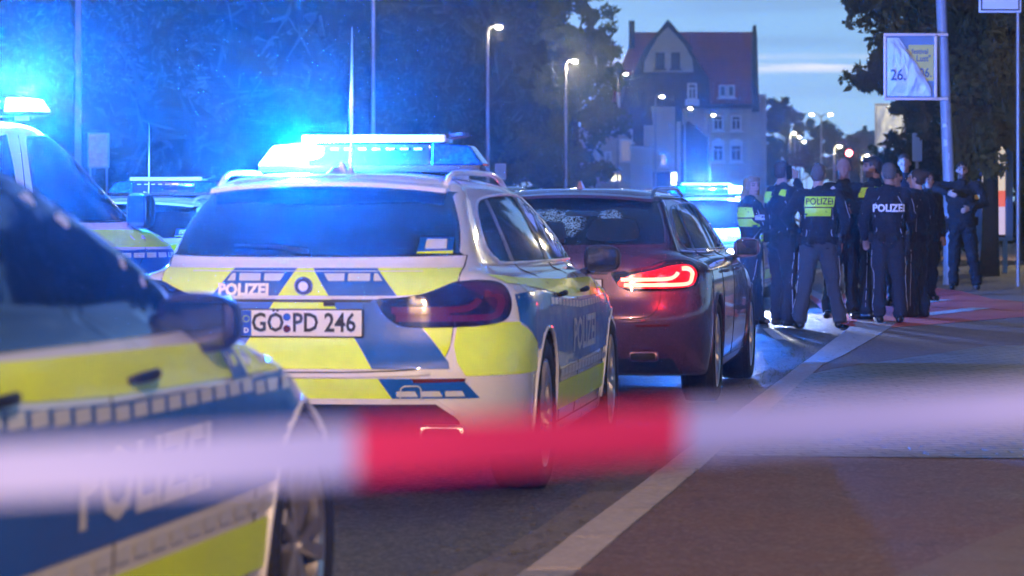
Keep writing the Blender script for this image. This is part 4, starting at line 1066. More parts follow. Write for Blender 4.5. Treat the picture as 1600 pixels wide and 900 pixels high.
def banner_pole(px, Y, pr, H, tilt, bx0, bx1, bz0, bz1, label, blabel, seed, text):
    s = F / Y; base = Vector(((px - 800) / s, Y, gz(Y) + KH))
    t = empty('pole', base, label=label, cat='pole', group='banner poles on the right pavement')
    MB().tube([(0, 0, 0), (0, 0, .1), (0, 0, 1.5), (tilt * H, 0, H)], [pr * 1.15, pr * 1.05, pr, pr * .8], 20).build('pole_tube', BPOLE, t, True, 40)
    r = random.Random(seed)
    for i in range(5):
        z = r.uniform(1.2, 2.6); a = r.uniform(-.8, .5); wz = r.uniform(.05, .12); q = MB(); n = 5; vs = []
        for k in range(n):
            aa = a + k * .14 * r.uniform(.9, 1.1) - 1.57
            for zz in (z, z + wz): vs.append((tilt * zz * .6 + (pr + .004) * math.cos(aa), (pr + .004) * math.sin(aa), zz + r.uniform(-.008, .008)))
        q.add(vs, [(2 * k, 2 * k + 2, 2 * k + 3, 2 * k + 1) for k in range(n - 1)]); q.build('sticker', STK, t, True)
    b = empty('banner', base + Vector((0, -pr - .05, 0)), label=blabel, cat='banner', group='hanging banners')
    q = MB(); yb = 0
    for (c, d) in ((((bx0 + bx1) / 2, yb, bz1), (bx1 - bx0 + .04, .05, .045)), (((bx0 + bx1) / 2, yb, bz0), (bx1 - bx0 + .04, .05, .045)), ((bx0, yb, (bz0 + bz1) / 2), (.04, .048, bz1 - bz0 - .045)), ((bx1, yb, (bz0 + bz1) / 2), (.045, .048, bz1 - bz0 - .045))): q.bevbox(c, d, .008)
    q.build('frame', ALU, b)
    for z in (bz0, bz1): MB().bevbox(((bx1 - .02 + .12) / 1.0, .03, z), (.20, .05, .05), .01).build('bracket', ALU, b)
    MB().box(((bx0 + bx1) / 2, .008, (bz0 + bz1) / 2), (bx1 - bx0 - .04, .01, bz1 - bz0 - .04)).build('backing', POST_G, b)
    w_, h_ = bx1 - bx0, bz1 - bz0
    if text:
        MB().box((bx0 + w_ * .71, -.002, bz0 + h_ * .56), (w_ * .50, .006, h_ * .56)).build('poster', POST_Y, b)
        for s_, sz, fx, fz in (('festival', .115, .69, .735), ('Lust"', .135, .76, .625), ('06.', .20, .80, .40), ('26.', .24, .24, .36)):
            put_text(s_, sz, bx0 + w_ * fx, bz0 + h_ * fz, -.0075 if fx > .5 else -.135, TXB, b, sx=.82)
        crumple('loose_film', bx0 + .03, bx1 - .03, bz0 + .04, bz1 - .05, -.01, FILM, b, seed, cut=lambda v: .99 - .74 * v ** 1.2 if v > .12 else .99 - .74 * .12 ** 1.2)
    else:
        crumple('loose_film', bx0 + .03, bx1 - .03, bz0 + .04, bz1 - .04, -.01, FILM, b, seed)
    return t
s1 = F / 46.5
banner_pole(1483, 46.5, .088, 8.5, -.035, (1381 - 1483) / s1, (1460 - 1483) / s1, CAMH - .23 + (HZ - 157) / s1 + .02, CAMH - .23 + (HZ - 55) / s1, 'near blue grey pole with torn stickers beside the crossed arms officer', 'torn festival banner in an aluminium frame, partly covered by film painted pale with its reflections', 3, True)
s2 = F / 85
banner_pole(1416, 85, .10, 8.5, 0, (1367 - 1416) / s2, (1410 - 1416) / s2, CAMH - .23 + (HZ - 229) / s2, CAMH - .23 + (HZ - 163) / s2, 'farther blue grey pole rising behind the officers', 'crumpled white banner hanging lower on the farther pole', 9, False)
# cabinet-like sign behind the second pole
p = at(1433, 232, 70); t = empty('street_sign', (p.x, p.y, gz(70) + KH), label='pale blue upright sign right of the farther pole', cat='sign')
MB().bevbox((0, 0, p.z - .2), (.22, .10, .66), .02).build('panel', mat('pale sign', (.35, .42, .5), .35, coat=.5), t); MB().tube([(0, .02, 0), (0, .02, p.z - .4)], .035, 8).build('post', POLE, t)
# white sign at the upper right
p = at(1566, -30, 45); t = empty('road_sign', (p.x, p.y + .2, gz(45) + KH), label='white road sign with rounded corners at the top right edge', cat='sign')
q = MB().bevbox((0, 0, p.z - .2), (.64, .03, .98), .012); q.build('sign_plate', mat('white sign face', (.75, .76, .78), .35), t)
MB().bevbox((0, -.018, p.z - .2), (.58, .008, .92), .003).build('sign_border', INK, t); MB().bevbox((0, -.024, p.z - .2), (.54, .008, .88), .003).build('sign_face', M_['white sign face'], t)
MB().tube([(.28, .05, 0), (.28, .05, p.z + .3)], .03, 10).build('post', POLE, t)
# lit advertising case
p = at(1552, 298, 57); s = F / 57; t = empty('advertising_case', (p.x, p.y, gz(57) + KH), label='blue framed lit advertising case at the right edge of the pavement', cat='advertising case')
zc = p.z - .23; h_ = 156 / s; w_ = 58 / s
BLUE_F = mat('blue case frame', (.03, .16, .42), .35, coat=.4)
q = MB()
for c, d in (((0, 0, zc + h_ / 2 - .03), (w_, .22, .07)), ((0, 0, zc - h_ / 2 + .03), (w_, .22, .07)), ((-w_ / 2 + .06, 0, zc), (.13, .22, h_ - .13)), ((w_ / 2 - .06, 0, zc), (.13, .22, h_ - .13))): q.bevbox(c, d, .012)
q.build('frame', BLUE_F, t)
MB().bevbox((0, .03, zc), (w_ - .22, .12, h_ - .12), .01).build('case', BLK, t)
def emat(n_, c, e): return mat(n_, c, .4, emit=c, es=e)
pw = w_ - .27; MB().box((0, -.042, zc + h_ * .22), (pw, .02, h_ * .44)).build('poster_upper', emat('lit poster cream', (.75, .62, .50), .75), t)
MB().box((0, -.042, zc - h_ * .08), (pw, .02, h_ * .16)).build('poster_middle', emat('lit poster red', (.75, .14, .10), .8), t)
MB().box((0, -.042, zc - h_ * .30), (pw, .02, h_ * .28)).build('poster_lower', emat('lit poster lilac', (.62, .50, .62), .7), t)
MB().box((-.08, -.055, zc - .06), (.06, .01, .34)).build('poster_highlight', emat('lit poster white', (1, .95, .85), 1.6), t)
for sx in (-.22, .22): MB().bevbox((sx, 0, (zc - h_ / 2) / 2), (.08, .14, zc - h_ / 2), .01).build('leg', BLUE_F, t)

# unseen trees added around the photographer to darken reflections in paint and glass
tb = tree(9.5, 4, .06, 10, 3.4, 3.6, 5.4, .30, 110, 70, LEAF, 71, 'added tree on the near pavement to the right of the photographer', 'added trees out of view around the photographer', core=.8)
for i, (x, y) in enumerate([(10.5, 13), (12.5, 22), (15.5, 31), (8, -9), (2, -22), (-7, -24), (-16, -22), (14, -18), (-23, -12), (-26, 2)]):
    c = copy_tree(tb); c.location = (x, y, .06); c.rotation_euler = (0, 0, i * 1.3); c.scale = (1, 1, 1 + .05 * (i % 4)); c['label'] = ['added tree beside the setts on the right', 'added tree right of the cycle path', 'added tree right of the advertising case', 'added tree just behind the photographer on the right', 'added tree straight behind the photographer', 'added tree behind the photographer across the gutter', 'added tree behind the row of patrol cars', 'added tree farthest behind on the right', 'added tree left of the patrol cars, set back', 'added tree left of the blurred police car'][i]

for i, (x, y, sc_) in enumerate([(13, 40, 1.3), (17, 50, 1.5), (21, 63, 1.6), (27, 80, 1.8)]):  # larger unseen trees, added to darken what the side windows reflect
    c = copy_tree(tb); c.location = (x, y, .2); c.rotation_euler = (0, 0, 2 + i); c.scale = (sc_, sc_, sc_); c['label'] = ['large added tree past the cycle path on the right', 'large added tree beyond the lit advertising case', 'large added tree farther down the right pavement', 'largest added tree at the far right, beyond the poles'][i]
# ------------------------------------------------------------------ cars in place
PCG = 'police cars at the scene'
def put(local, world, yaw):
    """location so that the car's local point lands on the world point; yaw clockwise in degrees"""
    a = R(-yaw); c, s_ = math.cos(a), math.sin(a)
    return (world[0] - (c * local[0] - s_ * local[1]), world[1] - (s_ * local[0] + c * local[1]), 0), a
car1 = wagon('police_car', PAINT_W, True, (-.90, 12.75, 0), R(-7.6), plate=([('GÖ', -.145), ('PD', .018), ('246', .168)], -.062),
             label='police estate seen from behind with readable number plate and flashing white hot roof lamp', cat='police car', group=PCG)
car2 = wagon('estate_car', PAINT_R, False, (.315, 19.42, 0), R(-8.9), lit=True, plate=([('GÖ', -.145), ('E', .02), ('11', .20)], -.062),
             label='dark maroon unmarked estate car with glowing red tail lamp', cat='car')
def extra(loc, rz, label, lit=None):
    c = copy_tree(car1, None, skip=('plate_lettering', 'plate_seal'))
    c.location = loc; c.rotation_euler = (0, 0, rz); c['label'] = label
    if lit is None:
        for ch in c.children:
            if ch.name.startswith('light_bar_unit'):
                for g in ch.children:
                    if g.name.startswith('beacon_lens'): g.data = g.data.copy(); g.data.materials.clear(); g.data.materials.append(LENS_OFF)
    return c
loc, a = put((.934, 4.065), (-.548, 8.15), 9.8)
carA = extra(loc, a, 'blurred police car nearest to us at the lower left, its mirror and wing in view')
for ch in carA.children:
    if ch.name.startswith('door_mirror') and ch.location.x > 0: ch.location = (ch.location.x - .05, ch.location.y - .24, ch.location.z - .045)
for ch in list(carA.children):
    if ch.name.startswith('side_window') and ch.data.vertices[0].co.x > 0:
        lowg = [(y + (.10 if z < 1.05 and y > 3 else 0), (z - .065) if z < 1.05 else z) for y, z in SIDE_GLASS]
        decal('side_window', W_BVH, 'right', [smooth_poly(lowg, 3)], GLASS, carA, .005, .05, skirt=.006)
        for sub in list(ch.children): bpy.data.objects.remove(sub)
        bpy.data.objects.remove(ch); break
loc, a = put((0, 1.8), (-3.25, 28.4), 8.0)
carD = extra(loc, a, 'police estate with unlit roof lamps between the van and the sharp police car')
# patrol car facing us behind the maroon car
loc, a = put((0, 4.94), ((1071 - 800) / F * 38.7, 38.7), 189)
carC = copy_tree(car1, None, skip=('plate_lettering', 'plate_seal')); carC.location = (loc[0], loc[1], gz(40)); carC.rotation_euler = (0, 0, a)
carC['label'] = 'police car facing us, headlamp on, half hidden by the maroon car'
for ch in carC.children:
    if ch.name.startswith('headlamp'):
        for g in ch.children:
            if g.name.startswith('headlamp_lens') and g.data.vertices[0].co.x < 0: g.data = g.data.copy(); g.data.materials.clear(); g.data.materials.append(HEAD_ON)
# police van
VAN = [(.80, .25, 4.70, .28, .28, .28, .3, .5), (.92, .08, 4.92, .34, .32, .32, .4, .7), (.95, .02, 4.97, .55, .55, .5, .35, .75), (.952, .0, 4.96, .80, .80, .75, .30, .75), (.95, .02, 4.90, .98, 1.0, .93, .28, .8),
       (.935, .04, 4.72, 1.10, 1.12, 1.05, .26, .75), (.905, .05, 4.40, 1.20, 1.20, 1.17, .25, .5), (.88, .07, 4.15, 1.35, 1.35, 1.33, .25, .45), (.83, .12, 3.72, 1.70, 1.70, 1.70, .25, .40), (.79, .18, 3.45, 1.90, 1.88, 1.90, .25, .40), (.72, .28, 3.28, 1.975, 1.965, 1.965, .3, .4), (.45, .5, 3.0, 2.005, 2.0, 2.0, .3, .3), (.02, .8, 2.7, 2.01, 2.01, 2.01, .1, .1)]
def van(loc, rz, **k):
    t = empty('police_van', loc, rz, **k)
    me = shell_mesh('body', VAN); B = bvh_of(me); WV = (.95, 4.02); zr = .34
    link('body', cut_arches(me, [PAINT_W, LINER], [(y, zr) for y in WV], .385, .6, 1.3), None, t)
    hol = [(y, zr, .40) for y in WV]
    for side, s in (('right', 1), ('left', -1)):
        fw = smooth_poly([(3.02, 1.24), (2.98, 1.55), (2.98, 1.83), (3.05, 1.87), (3.35, 1.86), (3.62, 1.70), (3.95, 1.42), (4.10, 1.25), (3.9, 1.215), (3.2, 1.215)], 3)
        g = decal('side_window', B, side, [fw], GLASS, t, .009, .04, skirt=.006); surf_tube('window_trim', B, side, fw, .008, BLK, g, .003, True)
        for (a0, a1) in ((1.85, 2.80), (.35, 1.70)):
            q = smooth_poly([(a0, 1.25), (a0 + .02, 1.83), (a0 + .08, 1.87), (a1 - .10, 1.87), (a1 - .03, 1.83), (a1 + .02, 1.25), (a1 - .05, 1.215), (a0 + .05, 1.215)], 3)
            g = decal('side_window', B, side, [q], GLASS, t, .004, .08, skirt=.006)
        decal('yellow_foil', B, side, [[(.2, 1.15), (4.05, 1.15), (4.45, 1.10), (4.6, 1.03), (4.5, 1.01), (.2, 1.01)]], FOIL_Y, t, .004, .08)
        decal('blue_foil', B, side, [[(.1, .99), (4.6, .99), (4.78, .90), (4.78, .60), (.1, .60)]], FOIL_B, t, .004, .08, holes=hol)
        for i in range(30):
            y0 = .3 + i * .143; decal('reflective_patch', B, side, [[(y0, .925), (y0 + .115, .925), (y0 + .115, .965), (y0, .965)]], FOIL_W, t, .006, .12)
        decal('lettering', B, side, None, FOIL_W, t, .006, .08, me2d=text2d('POLIZEI', .26, 2.4, .78, mirror=(side == 'left'), bold=.006, sx=1.4))
        decal('yellow_foil', B, side, [[(1.4, .58), (3.6, .58), (3.6, .40), (1.4, .40)]], FOIL_Y, t, .004, .08)
        surf_tube('door_gap', B, side, smooth_poly([(2.90, 1.88), (2.90, 1.2), (2.92, .7), (2.92, .36)], 4, False), .004, SEAM, t, 0)
        surf_tube('door_gap', B, side, smooth_poly([(4.12, 1.22), (4.15, 1.0), (4.0, .72)], 4, False), .004, SEAM, t, 0)
        surf_tube('body_crease', B, side, [(.3 + i * .3, .99) for i in range(14)], .006, PAINT_W, t, 0)
        hh = []
        for i in range(7):
            u = i / 6; p, n_ = project(B, side, 3.02 + .2 * u, 1.08, 0); hh.append(p + n_ * (.008 + .025 * math.sin(math.pi * u)))
        MB().tube(hh, [.01, .014, .015, .015, .015, .014, .01], 8).build('door_handle', BLK, t, True)
        m = empty('door_mirror', (s * 1.02, 4.02, 1.30)); m.parent = t
        bm = bmesh.new(); bmesh.ops.create_uvsphere(bm, u_segments=18, v_segments=12, radius=1); e1 = lambda a_: math.copysign(abs(a_) ** .6, a_)
        MB().add([(e1(v.co.x) * .115, max(-.05, e1(v.co.y) * .09), e1(v.co.z) * .145) for v in bm.verts], [[v.index for v in f.verts] for f in bm.faces]).build('mirror_housing', BLK, m, True, 50); bm.free()
        MB().bevbox((0, -.052, 0), (.18, .01, .24), .004).build('mirror_glass', GLASS, m); MB().tube([(-s * .16, .02, -.10), (0, .02, -.10)], .03, 8).build('mirror_arm', BLK, m, True)
        for yw in WV: make_wheel(t, s * .83, yw, zr, .34, .23, s)
        hd = smooth_poly([(.52, .86), (.62, .93), (.80, .94), (.90, .90), (.88, .80), (.75, .77), (.56, .78)], 3)
        decal('headlamp', B, 'front', [hd if s > 0 else mir(hd)], HEAD_OFF, t, .006, .04, skirt=.01)
    ws = smooth_poly([(-.80, 1.30), (-.72, 1.70), (-.66, 1.86), (0, 1.90), (.66, 1.86), (.72, 1.70), (.80, 1.30), (0, 1.25)], 4)
    decal('windscreen', B, 'front', [ws], GLASS, t, .004, .06, skirt=.006)
    decal('rear_window', B, 'rear', [smooth_poly([(-.72, 1.25), (-.66, 1.80), (0, 1.85), (.66, 1.80), (.72, 1.25), (0, 1.22)], 4)], GLASS, t, .004, .06, skirt=.006)
    decal('grille', B, 'front', [[(-.5, .88), (.5, .88), (.48, .78), (-.48, .78)]], LINER, t, .005, .06)
    lightbar(t, 3.30, 2.05, lit=1, wide=1.25, board=False)
    return t
loc, a = put((.93, 4.75), ((303 - 800) / F * 24.6, 24.6), 36)
pvan = van(loc, a, label='high police van at the left edge with flashing roof lamp and green white side stripe', cat='police van', group=PCG)
# light specks through the far windscreen, painted on the maroon car's rear glass
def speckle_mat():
    m = bpy.data.materials.new('glass with painted light specks'); m.use_nodes = True; t = m.node_tree; p = t.nodes['Principled BSDF']
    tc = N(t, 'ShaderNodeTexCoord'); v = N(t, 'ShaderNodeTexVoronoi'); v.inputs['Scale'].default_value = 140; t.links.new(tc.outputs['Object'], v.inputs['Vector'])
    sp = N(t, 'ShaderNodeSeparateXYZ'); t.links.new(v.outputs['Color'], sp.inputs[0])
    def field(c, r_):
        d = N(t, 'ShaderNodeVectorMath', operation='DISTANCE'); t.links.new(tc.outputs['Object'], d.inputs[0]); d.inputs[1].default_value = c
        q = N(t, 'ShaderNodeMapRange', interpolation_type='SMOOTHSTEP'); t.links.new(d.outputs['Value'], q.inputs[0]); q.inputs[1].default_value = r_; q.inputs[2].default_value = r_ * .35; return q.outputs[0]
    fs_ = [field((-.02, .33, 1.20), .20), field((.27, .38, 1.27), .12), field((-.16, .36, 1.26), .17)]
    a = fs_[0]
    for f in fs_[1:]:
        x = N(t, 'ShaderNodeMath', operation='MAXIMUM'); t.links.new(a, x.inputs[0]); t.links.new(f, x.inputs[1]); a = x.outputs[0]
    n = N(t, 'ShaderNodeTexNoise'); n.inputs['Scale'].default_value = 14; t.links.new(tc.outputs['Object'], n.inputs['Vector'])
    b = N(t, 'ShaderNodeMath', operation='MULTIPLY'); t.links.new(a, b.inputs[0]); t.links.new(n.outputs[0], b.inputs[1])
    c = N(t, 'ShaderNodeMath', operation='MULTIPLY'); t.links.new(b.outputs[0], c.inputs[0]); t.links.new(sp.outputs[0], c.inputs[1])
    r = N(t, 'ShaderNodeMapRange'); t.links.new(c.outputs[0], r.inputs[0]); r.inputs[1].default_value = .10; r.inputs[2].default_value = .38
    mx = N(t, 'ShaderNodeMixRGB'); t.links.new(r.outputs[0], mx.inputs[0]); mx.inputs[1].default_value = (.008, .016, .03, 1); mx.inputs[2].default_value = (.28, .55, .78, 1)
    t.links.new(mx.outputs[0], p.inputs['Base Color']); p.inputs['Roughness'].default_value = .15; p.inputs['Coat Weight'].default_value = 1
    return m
rw = [c for c in car2.children if c.name.startswith('rear_window')][0]
HDR = mat('dim seat fabric behind glass', (.012, .018, .03), .4, coat=1)
LIGHT_SPECKS = speckle_mat()
decal('painted_light_specks', W_BVH, 'rear', [smooth_poly([(-.50, 1.12), (-.42, 1.30), (0, 1.32), (.42, 1.30), (.50, 1.12), (0, 1.105)], 3)], LIGHT_SPECKS, rw, .0075, .04)
for poly in ([(-.30, 1.09), (-.29, 1.18), (-.25, 1.205), (-.06, 1.205), (-.02, 1.18), (-.015, 1.09)], [(.155, 1.09), (.16, 1.19), (.20, 1.225), (.40, 1.225), (.45, 1.19), (.455, 1.09)], [(-.01, 1.245), (.0, 1.275), (.17, 1.275), (.18, 1.245)]):
    decal('seat_back_seen_through', W_BVH, 'rear', [smooth_poly(poly, 3)], HDR, rw, .0088, .04)

# ------------------------------------------------------------------ beacon light
BLUE = (.002, .145, 1.0)
def beacon(car, local, power, rad=.07, nm='beacon_light', spot=None, target=None, color=BLUE):
    l = bpy.data.lights.new(nm, 'SPOT' if spot else 'POINT'); l.energy = power; l.color = color; l.shadow_soft_size = rad
    if spot: l.spot_size = R(spot); l.spot_blend = .8
    o = bpy.data.objects.new(nm, l); C.objects.link(o); o.parent = car; o.location = local
    if target: o.rotation_euler = Vector(target).to_track_quat('-Z', 'Y').to_euler()
    return o
beacon(car1, (-.34, 1.53, 1.56), 5200)
beacon(car1, (-.34, 1.53, 1.56), 260, nm='beacon_core', color=(.55, .75, .9))
beacon(pvan, (.55, 3.20, 2.22), 420, nm='beacon_core', color=(.55, .75, .9))
beacon(carC, (-.05, 3.30, 1.62), 220, nm='beacon_core', color=(.55, .75, .9))
beacon(pvan, (.55, 3.20, 2.22), 9500)
beacon(carC, (-.05, 3.30, 1.62), 2800)
beacon(car2, (.72, .02, .87), 7, .05, 'tail_light', color=(1, .03, .04))
beacon(car2, (-.72, .02, .87), 7, .05, 'tail_light', color=(1, .03, .04))
beacon(carC, (-.68, 4.98, .68), 1500, .05, 'headlamp_beam', 52, (-.24, 1, -.46), color=(.92, .96, 1))
# ------------------------------------------------------------------ people
SKIN = mat('skin', (.32, .19, .14), .6, noise_s=20, noise_a=.08)
SKIN2 = mat('skin fair', (.42, .27, .21), .6, noise_s=20, noise_a=.08)
STUB = mat('stubble', (.12, .07, .055), .7, noise_s=80, noise_a=.3)
LIPS = mat('lips', (.30, .12, .10), .5)
EYE = mat('eyes and brows', (.03, .025, .025), .4)
EYEW = mat('eye white', (.5, .5, .5), .3)
NAVY = mat('navy uniform cloth', (.006, .008, .018), .85, noise_s=14, noise_a=.25, bump=.25, bump_s=90)
NAVY2 = mat('navy trousers cloth', (.016, .019, .030), .9, noise_s=14, noise_a=.25, bump=.25, bump_s=90)
BLACKC = mat('black clothing', (.008, .008, .011), .85, noise_s=14, noise_a=.3, bump=.25, bump_s=90)
GREYT = mat('dark grey trousers', (.045, .05, .058), .9, noise_s=14, noise_a=.2, bump=.25, bump_s=90)
BOOT = mat('black leather boots', (.008, .008, .009), .3, coat=.4)
HVY = mat('neon yellow reflective panel', (.55, .85, .04), .4, emit=(.5, 1, .05), es=0)
REFW = mat('silver reflective lettering', (.80, .82, .86), .3)
PIPE = mat('reflective piping', (.50, .52, .58), .3)
HG = mat('grey hair', (.10, .095, .09), .7, noise_s=60, noise_a=.3); HB = mat('brown hair', (.045, .028, .018), .6, noise_s=60, noise_a=.4)
HD = mat('dark hair', (.015, .011, .010), .5, noise_s=60, noise_a=.4); HL = mat('blonde hair', (.26, .17, .08), .55, noise_s=60, noise_a=.3)
GLOVE = mat('white glove', (.62, .62, .62), .6)
_ico = None
def ico():
    global _ico
    if _ico is None:
        bm = bmesh.new(); bmesh.ops.create_icosphere(bm, subdivisions=3, radius=1); bm.verts.index_update()
        _ico = ([v.co.copy() for v in bm.verts], [tuple(v.index for v in f.verts) for f in bm.faces]); bm.free()
    return _ico
def cap(mb, a, b, r1, r2, flat=None):
    """tapered capsule; flat=(axis vector, factor) squashes across"""
    a, b = Vector(a), Vector(b); ax = b - a; L = ax.length; ax = ax.normalized() if L > 1e-6 else Vector((0, 0, 1))
    V, Fc = ico(); vs = []
    for n in V:
        q = n.copy(); p = (b + q * r2) if n.dot(ax) > 0 else (a + q * r1)
        if flat:
            fa, ff = flat; c = a + ax * max(0, min(L, (p - a).dot(ax))); d = p - c; p = p - fa * (d.dot(fa) * (1 - ff))
        vs.append(p)
    mb.add(vs, Fc)
def ell(mb, c, r, M=None):
    V, Fc = ico(); c = Vector(c); vs = []
    for n in V:
        p = Vector((n.x * r[0], n.y * r[1], n.z * r[2]))
        if M is not None: p = M @ p
        vs.append(c + p)
    mb.add(vs, Fc)
def fuse(mb, name, mats, parent, voxel, sm=2, wrinkle=0, seed=0, wscale=9, paint=None):
    me = bpy.data.meshes.new('t'); me.from_pydata(mb.v, [], mb.f)
    o = bpy.data.objects.new('t', me); C.objects.link(o)
    md = o.modifiers.new('r', 'REMESH'); md.mode = 'VOXEL'; md.voxel_size = voxel
    if sm: m2 = o.modifiers.new('s', 'SMOOTH'); m2.iterations = sm; m2.factor = .5
    dg = bpy.context.evaluated_depsgraph_get(); dg.update()
    nm = bpy.data.meshes.new_from_object(o.evaluated_get(dg)); bpy.data.objects.remove(o); bpy.data.meshes.remove(me)
    if wrinkle:
        ns = [v.normal.copy() for v in nm.vertices]
        for v, n in zip(nm.vertices, ns):
            q = Vector((v.co.x * wscale + seed, v.co.y * wscale, v.co.z * wscale * 1.7 + .8 * v.co.x * wscale))
            d = (1 - abs(noise.noise(q)) * 2.4) + .5 * noise.noise(q * 2.3)
            v.co += n * wrinkle * d
    ob = link(name, nm, mats, parent, True)
    if paint:
        for p in nm.polygons: p.material_index = paint(p.center)
    return ob
def person(label, px, Y, yaw, H=1.80, build=1.0, shirt=None, trousers=None, hair=None, hair_style='short', headyaw=0, headtilt=0, feet=((-.11, 0), (.11, 0)),
           larm=None, rarm=None, skin=None, hv=None, letter=None, beard=False, face=True, group='people on the cycle path', belt=True, fist=(False, False), gloves=(False, False), wide=1.0, up=KH, lean=0, female=False, boots_yaw=(8, -8), piping=True, patchpos=None, phone=False, vest=False):
    shirt = shirt or NAVY; trousers = trousers or NAVY2; skin = skin or SKIN; hair = hair or HB
    s = H / 1.80; X = (px - 800) / F * Y
    t = empty('person', (X, Y, gz(Y) + up), R(yaw), label=label, cat='person', group=group); t.scale = (s, s, s)
    seed = px * .37
    B = build; sw = .175 * B * (0.90 if female else 1.0)
    # joints
    SH = [Vector((-sw, lean * .4, 1.44)), Vector((sw, lean * .4, 1.44))]
    def arm_default(sd): return (Vector((sd * (sw + .075), -.03 + lean * .3, 1.16)), Vector((sd * (sw + .07), .06 + lean * .2, .91)))
    AR = [larm or arm_default(-1), rarm or arm_default(1)]
    AR = [(Vector(a), Vector(b)) for a, b in AR]
    HP = [Vector((-.085, 0, .92)), Vector((.085, 0, .92))]
    FT_ = [Vector((feet[0][0], feet[0][1], .085)), Vector((feet[1][0], feet[1][1], .085))]
    KN = [(HP[i] + FT_[i]) / 2 + Vector((0, .035, .02)) for i in (0, 1)]
    Hc = Vector((0, .025 + lean * .6, 1.675)); HM = Matrix.Rotation(R(headyaw), 3, 'Z') @ Matrix.Rotation(R(headtilt), 3, 'X')
    # ---- body: one continuous surface
    b = MB()
    ell(b, (0, 0, .98), (.135, .095, .13)); ell(b, (0, 0, 1.14), (.12, .085, .16)); ell(b, (0, lean * .2, 1.32), (.14, .095, .15))
    cap(b, SH[0] * 1.0 + Vector((.03, 0, -.02)), SH[1] + Vector((-.03, 0, -.02)), .045, .045)
    nk = Hc + HM @ Vector((0, -.03, -.07))
    cap(b, (0, lean * .4 - .01, 1.44), nk, .060 * (.86 if female else 1), .053 * (.86 if female else 1))
    for i in (0, 1):
        cap(b, HP[i], KN[i], .062, .048); cap(b, KN[i], FT_[i], .047, .034); cap(b, FT_[i] + Vector((0, -.02, -.03)), FT_[i] + Vector((0, .13, -.045)), .035, .028)
        sd = -1 if i == 0 else 1; el, ha = AR[i]
        cap(b, SH[i], el, .040, .032); d = (ha - el).normalized(); wr = ha
        cap(b, el, wr, .034, .024)
        side = d.cross(Vector((0, 1, 0)) if abs(d.y) < .8 else Vector((0, 0, 1))).normalized() * 1.0
        nrm = d.cross(side).normalized()
        pc_ = wr + d * .05
        cap(b, wr + d * .012, wr + d * .075, .030, .038, (nrm, .50))
        curl = 1.1 if fist[i] else .42
        for k, fl in enumerate((.062, .072, .068, .054)):
            r0 = wr + d * .088 + side * (-.028 + .0188 * k); r0 = r0
            d1 = (Matrix.Rotation(curl * .6 * (1 if nrm.y > 0 else -1), 3, side) @ d); p1 = r0 + d1 * fl * .5
            d2 = (Matrix.Rotation(curl * 1.6 * (1 if nrm.y > 0 else -1), 3, side) @ d); p2 = p1 + d2 * fl * .38
            cap(b, r0 - d * .02, p1, .0102, .0095); cap(b, p1, p2, .0092, .0080)
        tb = wr + d * .03 - side * .030 * sd * (1 if True else -1); td = (d * .75 - side * .62 * sd).normalized()
        cap(b, tb, tb + td * .034, .0125, .0115); cap(b, tb + td * .034, tb + td * .034 + (td + d * .6).normalized() * .028, .011, .009)
    def hp(x, y, z): return Hc + HM @ Vector((x, y, z))
    fw = .94 if female else 1.0
    ell(b, hp(0, -.012, .022), (.073 * fw, .090, .092), HM); ell(b, hp(0, .018, -.042), (.056 * fw, .066, .072), HM); cap(b, hp(0, .045, -.088), hp(0, .055, -.09), .030 * fw, .026 * fw)
    cap(b, hp(0, .083, .015), hp(0, .103, -.028), .010, .0145); cap(b, hp(0, .078, .032), hp(0, .078, .036), .022, .018)
    for e in (-1, 1):
        ell(b, hp(e * .076 * fw, -.008, -.004), (.010, .020, .030), HM); ell(b, hp(e * .036, .064, -.022), (.022, .020, .024), HM); cap(b, hp(e * .048, .064, .036), hp(e * .016, .078, .032), .009, .009)
    cap(b, hp(-.018, .078, -.056), hp(.018, .078, -.056), .009, .009)
    HMi = HM.transposed()
    gl = gloves
    def paint(c):
        q = HMi @ (Vector(c) - Hc)
        if abs(q.z) < .14 and q.length < .16 and face:
            if q.y > .055:
                if abs(abs(q.x) - .031) < .015 and abs(q.z - .010) < .0075: return 1
                if abs(abs(q.x) - .031) < .021 and abs(q.z - .034) < .0060: return 1
                if abs(q.x) < .024 and abs(q.z + .056) < .008: return 2
        if beard and q.z < -.042 and q.z > -.125 and q.y > -.01 and q.length < .15 and not (abs(q.x) < .022 and abs(q.z + .056) < .009): return 3
        for i in (0, 1):
            if gl[i] and (Vector(c) - (AR[i][1] + (AR[i][1] - AR[i][0]).normalized() * .07)).length < .12: return 4
        return 0
    body = fuse(b, 'body', [skin, EYE, LIPS, STUB, GLOVE], t, .0075, 1, paint=paint)
    # ---- jacket
    j = MB(); W = wide
    ell(j, (0, 0, .955), (.190 * W * (.95 if female else 1), .138 * W, .15)); ell(j, (0, 0, 1.13), (.168 * W * B * (.9 if female else 1), .125 * W, .17)); ell(j, (0, lean * .25, 1.31), (.195 * B * (.88 if female else 1), .135 * (1.05 if female else 1), .19)); 
    cap(j, SH[0] + Vector((.02, 0, -.03)), SH[1] + Vector((-.02, 0, -.03)), .078, .078); cap(j, SH[0] * .75 + Vector((0, lean * .1, .385)), SH[1] * .75 + Vector((0, lean * .1, .385)), .052, .052)
    cap(j, (0, lean * .4, 1.44), (0, lean * .42, 1.50), .082, .074)
    if vest:
        ell(j, (0, .03, 1.27), (.20, .165, .17))
    for i in (0, 1):
        el, ha = AR[i]; d = (ha - el)
        cap(j, SH[i], el, .073 * B, .058); cap(j, el, el + d * .93, .060, .043)
